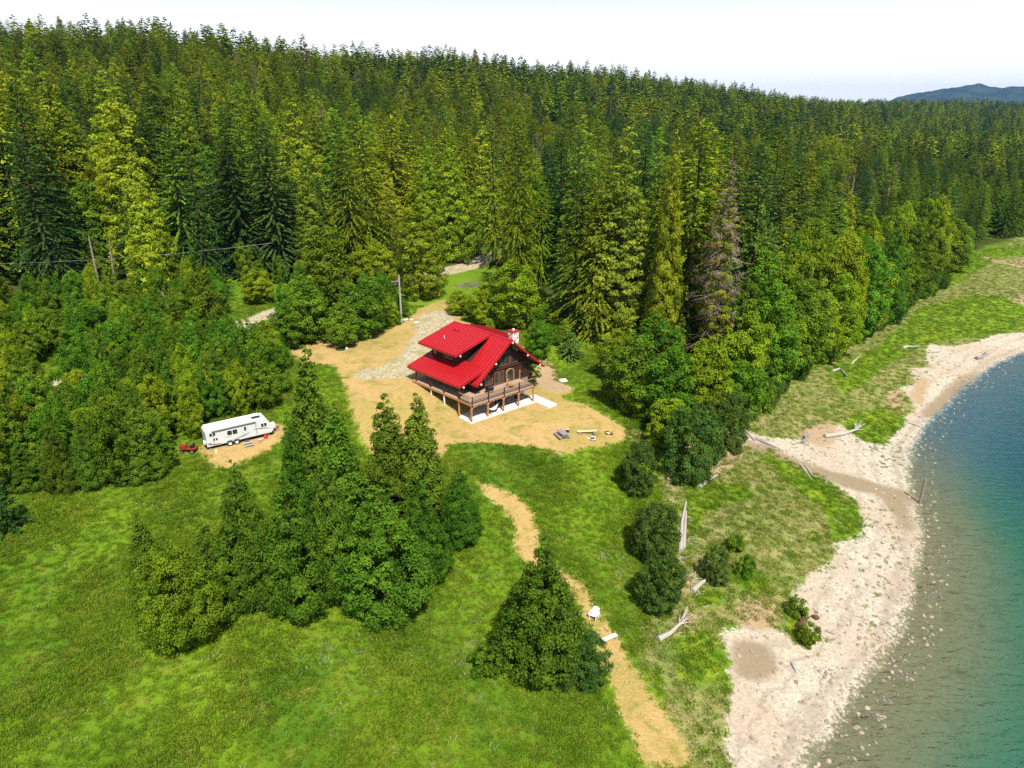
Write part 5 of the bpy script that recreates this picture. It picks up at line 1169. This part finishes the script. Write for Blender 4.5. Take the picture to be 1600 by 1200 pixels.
# leaning and fallen trunks
def log_px(name, pts, r, label, cat='log', mat='drift', lift=0.0, group=None, br=0, seed=1):
    P3 = [at(px, py) + np.array([0, 0, r * .6 + lift]) for px, py in pts]; o0 = P3[0].copy(); P3 = [q - o0 for q in P3]
    if len(P3) == 2: P3 = [P3[0], P3[0] * .5 + P3[1] * .5 + np.array([0, 0, .05]), P3[1]]
    n = len(P3); m = MB(); m.tube([tuple(q) for q in P3], [r * (1.1 - .55 * i / (n - 1)) for i in range(n)], 8)
    if not br:
        o = m.build(name, M[mat]); o.location = o0; return tag(o, label, cat, group)
    o = empty(name, o0, label, cat, group); m.build('trunk', M[mat], o); g = random.Random(seed); m = MB(); e = Vector(P3[-1]); d = (e - Vector(P3[-2])).normalized()
    for k in range(br):
        q = d + Vector((g.uniform(-.7, .7), g.uniform(-.7, .7), g.uniform(.0, .75))); L = g.uniform(.6, 1.4) * r * 3.6
        m.tube([e, e + q * L * .5, e + q * L + Vector((g.uniform(-.2, .2), g.uniform(-.2, .2), .1))], [r * .4, r * .25, r * .07], 5)
    m.build('roots', M[mat], o); return o
def snag_px(px, py, tx, ty, r, label):
    b = at(px, py); d = ray(tx, ty); tt = b[1] / d[1]; top = np.array([0, 0, CAMZ]) + d * tt; o = link_mesh('leaning_trunk', MB().tube([(0, 0, -.3), tuple((top - b) * .5), tuple(top - b)], [r, r * .8, r * .5], 7).mesh('leaning_trunk', M['palebark'])); o.location = b
    tag(o, label, 'trunk')
snag_px(160, 470, 139, 372, .26, 'bare reddish trunk leaning left at the left forest edge'); snag_px(181, 455, 171, 378, .2, 'thin straight bare trunk right of the reddish leaning trunk'); snag_px(130, 513, 113, 462, .2, 'pale leaning broken trunk low at the left forest edge'); snag_px(276, 512, 253, 456, .24, 'grey broken trunk leaning left above the thicket'); snag_px(205, 440, 196, 380, .18, 'thin dark bare trunk at the left forest edge')
snag_px(1076, 372 + 110, 1076, 332, .2, 'thin white bare trunk left of the dead grey tree'); snag_px(306, 455, 305, 418, .14, 'short pale broken trunk at the left forest edge')
log_px('driftwood_log', [(1063, 862), (1066, 815), (1072, 786)], .22, 'long grey driftwood log lying beside the two dark bushes')
log_px('driftwood_log', [(1068, 858), (1072, 800)], .2, 'thinner grey log lying against the long driftwood log')
log_px('driftwood_log', [(1092, 762), (1106, 752), (1120, 744)], .26, 'short bent grey log at the top of the foreshore grass')
log_px('driftwood_log', [(1082, 925), (1094, 914), (1106, 906)], .26, 'stout grey log end right of the lower dark bush')
log_px('driftwood_root', [(1028, 1002), (1046, 993), (1062, 978)], .26, 'pale driftwood trunk with fanned roots at the lower foreshore', 'driftwood', 'drift', .1, None, 11, 3)
log_px('driftwood_log', [(1180, 686), (1212, 700)], .2, 'dark log lying along the upper creek bank', 'log', 'oldwood')
log_px('driftwood_log', [(1250, 726), (1268, 750)], .14, 'left one of two thin poles lying across the creek sand'); log_px('driftwood_log', [(1258, 727), (1272, 748)], .11, 'right one of two thin poles lying across the creek sand')
log_px('driftwood_root', [(1288, 684), (1318, 680), (1336, 674)], .3, 'tangled grey root wad on the sand below the green patch', 'driftwood', 'drift', .1, None, 14, 5)
log_px('driftwood_root', [(1254, 694), (1259, 688)], .26, 'dark tangled stump on the sand left of the grey root wad', 'stump', 'oldwood', .1, None, 9, 6)
log_px('driftwood_root', [(1410, 546), (1418, 543), (1426, 544)], .3, 'grey root wad in the grass above the beach corner', 'driftwood', 'drift', .1, None, 10, 7)
log_px('driftwood_root', [(1525, 562), (1534, 560), (1540, 557)], .32, 'dark pointed stump lying on the far beach', 'stump', 'oldwood', .15, None, 6, 8)
log_px('driftwood_root', [(1300, 582), (1312, 578), (1320, 586)], .26, 'pale root tangle at the upper edge of the foreshore grass', 'driftwood', 'drift', .1, None, 10, 9)
log_px('driftwood_log', [(1330, 570), (1342, 558)], .2, 'pale broken log in the foreshore grass'); log_px('driftwood_log', [(1340, 516), (1366, 515)], .16, 'thin white log at the foot of the foreshore trees')
log_px('driftwood_log', [(1450, 552), (1470, 550)], .14, 'thin dark log on the corner of the beach', 'log', 'oldwood'); log_px('driftwood_log', [(1140, 655), (1160, 668), (1180, 690)], .22, 'grey log slanting down to the creek', 'log', 'drift')
log_px('driftwood_log', [(1418, 660), (1440, 668)], .18, 'grey log lying at the waterline by the grass point'); log_px('driftwood_log', [(1448, 890), (1455, 886)], .14, 'small white log floating at the waterline', 'log', 'palebark')
log_px('driftwood_log', [(1290, 986), (1304, 992)], .1, 'thin dark branch lying on the lower sand', 'branch', 'oldwood'); log_px('driftwood_log', [(1236, 1036), (1244, 1052)], .1, 'dark branch at the bottom of the beach', 'branch', 'oldwood'); log_px('driftwood_log', [(1360, 700), (1376, 706)], .1, 'thin branch on the sand below the grass point', 'branch', 'oldwood')
log_px('rotten_stump', [(1249, 984), (1251, 976)], .36, 'rotten brown stump between two shrubs on the sand', 'stump', 'brownstump', .05, None, 4, 4)
p = at(1274, 966); m = MB(); m.blob((0, 0, .12), (.4, .3, .25), 71, .2, 8, 5); o = m.build('brown_rock', M['brownstump']); o.location = p; tag(o, 'brown rock on the sand right of the rotten stump', 'rock')
def post_px(px, py, ty, r, label, mt='palebark', lean=(0, 0)):
    b = at(px, py); h = tall(b, ty); m = MB(); m.tube([(0, 0, -.6), (lean[0] * h, lean[1] * h, h)], [r, r * .85], 8); o = m.build('wooden_post', M[mt]); o.location = b; tag(o, label, 'post')
post_px(1437, 786, 748, .17, 'tall pale post standing in the shallow water at the creek mouth'); post_px(1289, 757, 735, .10, 'thin pale post standing on the sand beside the creek', 'drift', (.05, 0))
# brush pile of grey branches by the top of the drive
p = at(735, 448); m = MB(); rn = random.Random(9)
for k in range(90):
    x, y = rn.gauss(0, 2.2), rn.gauss(0, 1.4); a = rn.uniform(0, 6.28); L = rn.uniform(.8, 2.0); z = rn.uniform(.1, 1.3) * math.exp(-(x * x + y * y) / 6)
    m.tube([(x, y, z), (x + math.cos(a) * L, y + math.sin(a) * L, z + rn.uniform(-.1, .8))], [.05, .015], 4, False)
o = m.build('brush_pile', M['palebark']); o.location = p; tag(o, 'heap of bare grey branches at the top of the gravel drive', 'brush pile')
# pale boulder in the tall grass right of the house and the rocks along the water
p = at(880, 596); m = MB(); m.blob((0, 0, .1), (.7, .5, .4), 5, .25, 9, 6); o = m.build('boulder', M['rock']); o.location = p; tag(o, 'pale boulder in the tall grass right of the house', 'rock')
m = MB(); rn = random.Random(21)
for px, py, sx, sy, k in [(1070, 840, 12, 45, 46), (1095, 915, 14, 14, 24), (1170, 680, 40, 14, 40), (1260, 600, 50, 20, 40), (1310, 680, 30, 12, 30), (1400, 520, 30, 16, 24), (1240, 720, 40, 14, 24), (1360, 850, 40, 60, 12), (1300, 950, 60, 50, 12), (1045, 760, 8, 24, 16), (1200, 640, 30, 16, 26), (1440, 560, 20, 8, 14)]:
    for i in range(k):
        q = at(rn.gauss(px, sx), rn.gauss(py, sy)); a = rn.uniform(0, 6.28); L = rn.uniform(.2, .7)
        if k % 2 and i % 2: continue
        if q[2] < -6.9: continue
        m.tube([tuple(q + np.array([-math.cos(a) * L, -math.sin(a) * L, .05])), tuple(q + np.array([math.cos(a) * L, math.sin(a) * L, .05 + rn.uniform(0, .25)]))], [.045, .025], 5)
tag(m.build('driftwood_sticks', M['drift']), 'small grey sticks washed up along the foreshore', None, None, 'stuff')
# ------------------------------------------------------------------ grass, weeds, pebbles: what nobody could count
def grass_material(name, dark, light, dry, dry_amt):
    t = NT(name); P = t.pos(); tint = t.attr('tint').outputs['Fac']; oi = t.n('ShaderNodeObjectInfo')
    big = t.noise(.07, 4, .6, P, .6); mid = t.noise(.45, 5, .62, P, .5)
    c = t.mix(t.math('ADD', t.math('MULTIPLY', tint, .45), t.math('MULTIPLY', t.step(big, .25, .75), .55)), dark, light)
    c = t.mix(t.math('MULTIPLY', t.step(t.math('ADD', mid, t.math('MULTIPLY', oi.outputs['Random'], .25)), .62, .80), dry_amt), c, dry)
    hs = t.n('ShaderNodeHueSaturation'); t.l(c, hs.inputs['Color']); t.l(t.lin(oi.outputs['Random'], 0, 1, .85, 1.15), hs.inputs['Value'])
    d = t.n('ShaderNodeBsdfDiffuse'); t.l(hs.outputs[0], d.inputs[0]); tr = t.n('ShaderNodeBsdfTranslucent'); t.l(hs.outputs[0], tr.inputs[0])
    m = t.n('ShaderNodeMixShader'); m.inputs[0].default_value = .45; t.l(d.outputs[0], m.inputs[1]); t.l(tr.outputs[0], m.inputs[2]); t.l(m.outputs[0], t.out.inputs['Surface']); return t.mat
M['grass'] = grass_material('meadow_grass', (.088, .185, .014), (.25, .365, .024), (.32, .33, .045), .5)
M['palegrass'] = grass_material('foreshore_grass', (.20, .24, .030), (.42, .39, .13), (.55, .47, .26), .7)
M['strawgrass'] = grass_material('mown_straw', (.30, .21, .065), (.50, .36, .14), (.20, .20, .035), .8)
M['flowers'] = grass_material('pale_seed_heads', (.30, .33, .12), (.62, .62, .42), (.50, .48, .25), .5)
def tuft(name, mat, seed, n, h, rad, w, lean=.5):
    g = np.random.default_rng(seed); r = rad * np.sqrt(g.random(n)); a = g.uniform(0, 6.28, n)
    b = np.stack([r * np.cos(a), r * np.sin(a), np.full(n, -.05)], 1); hh = h * g.uniform(.55, 1.2, n)
    az = g.uniform(0, 6.28, n); l = lean * g.uniform(.3, 1.3, n)
    d = np.stack([np.cos(az) * l, np.sin(az) * l, np.ones(n)], 1); tip = b + d * hh[:, None]
    side = unit(np.stack([-np.sin(az), np.cos(az), np.zeros(n)], 1))
    return crown_mesh(name, kites(b, tip, side, w * g.uniform(.7, 1.3, n), l * hh * .45), np.clip(g.normal(.5, .22, n), 0, 1), mat)
gg = np.random.default_rng(31)
def cover_points(dens, x0, x1, y0, y1, classes, maxd=140, thin=60):
    n = int((x1 - x0) * (y1 - y0) * dens); Xp = gg.uniform(x0, x1, n); Yp = gg.uniform(y0, y1, n); Zp = height(Xp, Yp)
    px, py, cz = project(Xp, Yp, Zp)
    ok = (px > -120) & (px < 1720) & (py < 1290) & (cz < maxd) & (gg.random(n) < np.clip(thin / cz, 0, 1) ** 1.3)
    Xp, Yp, Zp = Xp[ok], Yp[ok], Zp[ok]
    ix = np.clip(np.searchsorted(gx, Xp + .37) - 1, 0, nx - 1); iy = np.clip(np.searchsorted(gy, Yp + .37) - 1, 0, ny - 1)
    c = cls[iy * nx + ix]; k = np.isin(c, classes)
    if classes == [0]:        # tall grass also creeps over the ragged edges of the mown and bare ground
        sd = ca[iy * nx + ix, :3].max(1); k |= np.isin(c, [3, 4, 5]) & (gg.random(len(c)) > .25 + sd * .9)
        k &= gg.random(len(c)) > sd * .8
    return Xp[k], Yp[k], Zp[k], ix[k], iy[k]
Xp, Yp, Zp, ix, iy = cover_points(10.0, -75, 130, 22, 190, [0], 140, 75)
n = len(Xp); print('grass tufts', n)
s_ = gg.uniform(.6, 1.25, n) * (.8 + .5 * np.sin(Xp * .5 + np.sin(Yp * .4)) * .5)
instance_mass('tall_grass', np.stack([Xp, Yp, Zp], 1), np.stack([np.zeros(n), np.zeros(n), gg.uniform(0, 6.28, n)], 1), np.stack([s_, s_, s_ * gg.uniform(.7, 1.3, n)], 1), gg.integers(0, 4, n), [tuft('grass_tuft', M['grass'], 300 + i, 30, .42, .42, .055, .9) for i in range(4)], 'tall bright green meadow grass')
lush_near = R['lush']
Xp, Yp, Zp, ix, iy = cover_points(5.0, 0, 230, 22, 260, [2], 260, 90)
n = len(Xp); isl = lush_near[iy * nx + ix]; s_ = gg.uniform(.5, 1.1, n)
instance_mass('foreshore_grass', np.stack([Xp, Yp, Zp], 1), np.stack([np.zeros(n), np.zeros(n), gg.uniform(0, 6.28, n)], 1), np.stack([s_, s_, s_], 1), np.where(isl | (gg.random(n) < .5), gg.integers(0, 2, n), gg.integers(2, 4, n)), [tuft('grass_tuft', M['grass'], 310 + i, 30, .42, .42, .055, .7) for i in range(2)] + [tuft('grass_tuft', M['palegrass'], 320 + i, 26, .36, .42, .05, .9) for i in range(2)], 'pale and green grass of the foreshore')
print('foreshore', n)
Xp, Yp, Zp, ix, iy = cover_points(3.0, -50, 60, 22, 190, [3, 4], 170, 70)
n = len(Xp); s_ = gg.uniform(.5, 1.2, n)
instance_mass('mown_grass', np.stack([Xp, Yp, Zp], 1), np.stack([np.zeros(n), np.zeros(n), gg.uniform(0, 6.28, n)], 1), np.stack([s_, s_, s_], 1), gg.integers(0, 3, n), [tuft('straw_tuft', M['strawgrass'], 330 + i, 18, .10, .40, .045, 1.6) for i in range(3)], 'short dry mown grass of the lawn and path')
# pale seed heads and flowers in patches of the meadow
pts = []
for px, py, sx, sy, k in [(620, 985, 70, 18, 60), (560, 1000, 60, 20, 40), (740, 965, 30, 25, 30), (745, 905, 20, 8, 16), (690, 1030, 60, 16, 60), (520, 1030, 60, 16, 40), (760, 1020, 30, 20, 30), (945, 868, 22, 6, 40), (975, 882, 10, 12, 30), (970, 920, 14, 30, 30), (1010, 1005, 16, 30, 50), (1030, 1035, 20, 20, 40),
                          (240, 790, 20, 8, 16), (170, 940, 70, 40, 26), (60, 900, 50, 30, 14), (330, 1040, 60, 12, 20), (280, 700, 30, 12, 20), (800, 720, 60, 14, 20), (880, 870, 30, 40, 16), (1350, 500, 60, 10, 60), (1520, 500, 60, 16, 80), (1450, 480, 40, 14, 40), (1300, 560, 40, 20, 40), (700, 1110, 160, 40, 120), (300, 1120, 200, 40, 80), (1180, 640, 60, 20, 30), (1200, 800, 70, 40, 90), (910, 560, 16, 30, 30), (880, 590, 16, 14, 20)]:
    for i in range(k):
        q = at(gg.normal(px, sx), gg.normal(py, sy))
        if q[1] < 260: pts.append(q)
n = len(pts); s_ = gg.uniform(.5, 1.3, n)
instance_mass('pale_weeds', np.array(pts), np.stack([np.zeros(n), np.zeros(n), gg.uniform(0, 6.28, n)], 1), np.stack([s_, s_, s_], 1), gg.integers(0, 2, n), [tuft('seed_heads', M['flowers'], 340 + i, 7, .36, .26, .04, .8) for i in range(2)], 'pale seed heads and small white flowers dotted in the grass')
# pebbles and stones on the beach and under the edge of the water
Xp, Yp, Zp, ix, iy = cover_points(2.6, 0, 160, 22, 200, [7, 8], 200, 70)
k = (Zp > -7.35) & (gg.random(len(Zp)) < np.where(Zp > -6.6, .55, 1)); Xp, Yp, Zp = Xp[k], Yp[k], Zp[k]; n = len(Xp); s_ = gg.uniform(.25, 1.0, n) ** 2.4 * 1.15 + .12
M['peb1'] = simple('pale_pebble', (.40, .34, .27), .95, .1, 0, .3, 3); M['peb2'] = simple('grey_pebble', (.27, .23, .20), .95, .1, 0, .3, 3)
pm = [MB().blob((0, 0, .02), (.22, .17, .11), 50 + i, .2, 6, 4).mesh('pebble', M['peb1'] if i < 2 else M['peb2']) for i in range(4)]
instance_mass('beach_stones', np.stack([Xp, Yp, Zp], 1), np.stack([np.zeros(n), np.zeros(n), gg.uniform(0, 6.28, n)], 1), np.stack([s_, s_, s_], 1), gg.integers(0, 4, n), pm, 'pebbles and stones scattered over the sandy beach')
print('stones', n)
# small weeds on the beach
pts = [at(gg.normal(px, sx), gg.normal(py, sy)) for px, py, sx, sy, k in [(1370, 700, 30, 10, 30), (1360, 815, 20, 16, 20), (1392, 890, 30, 20, 12), (1400, 830, 12, 20, 12), (1340, 880, 40, 40, 16), (1365, 978, 8, 10, 10), (1270, 1000, 20, 30, 10), (1390, 720, 20, 8, 20), (1250, 690, 40, 16, 20), (1470, 560, 30, 10, 24), (1420, 590, 20, 10, 24), (1500, 600, 20, 8, 16)] for i in range(k)]
n = len(pts); s_ = gg.uniform(.4, 1.0, n)
instance_mass('beach_weeds', np.array(pts), np.stack([np.zeros(n), np.zeros(n), gg.uniform(0, 6.28, n)], 1), np.stack([s_, s_, s_], 1), gg.integers(0, 2, n), [tuft('weed', M['grass'], 350 + i, 18, .35, .30, .07, .8) for i in range(2)], 'small green weeds growing on the sand')

# ------------------------------------------------------------------ haze: thin blue air over the whole place
t = NT('air'); pv = t.n('ShaderNodeVolumePrincipled'); pv.inputs['Color'].default_value = (.28, .56, 1.0, 1); pv.inputs['Density'].default_value = 5.0e-5; pv.inputs['Anisotropy'].default_value = .25
t.l(pv.outputs[0], t.out.inputs['Volume'])
m = MB(); m.box(-4700, 10200, -360, 11900, -40, 420); tag(m.build('haze', t.mat), 'thin bluish haze over the valley', None, None, 'stuff')
# haze end
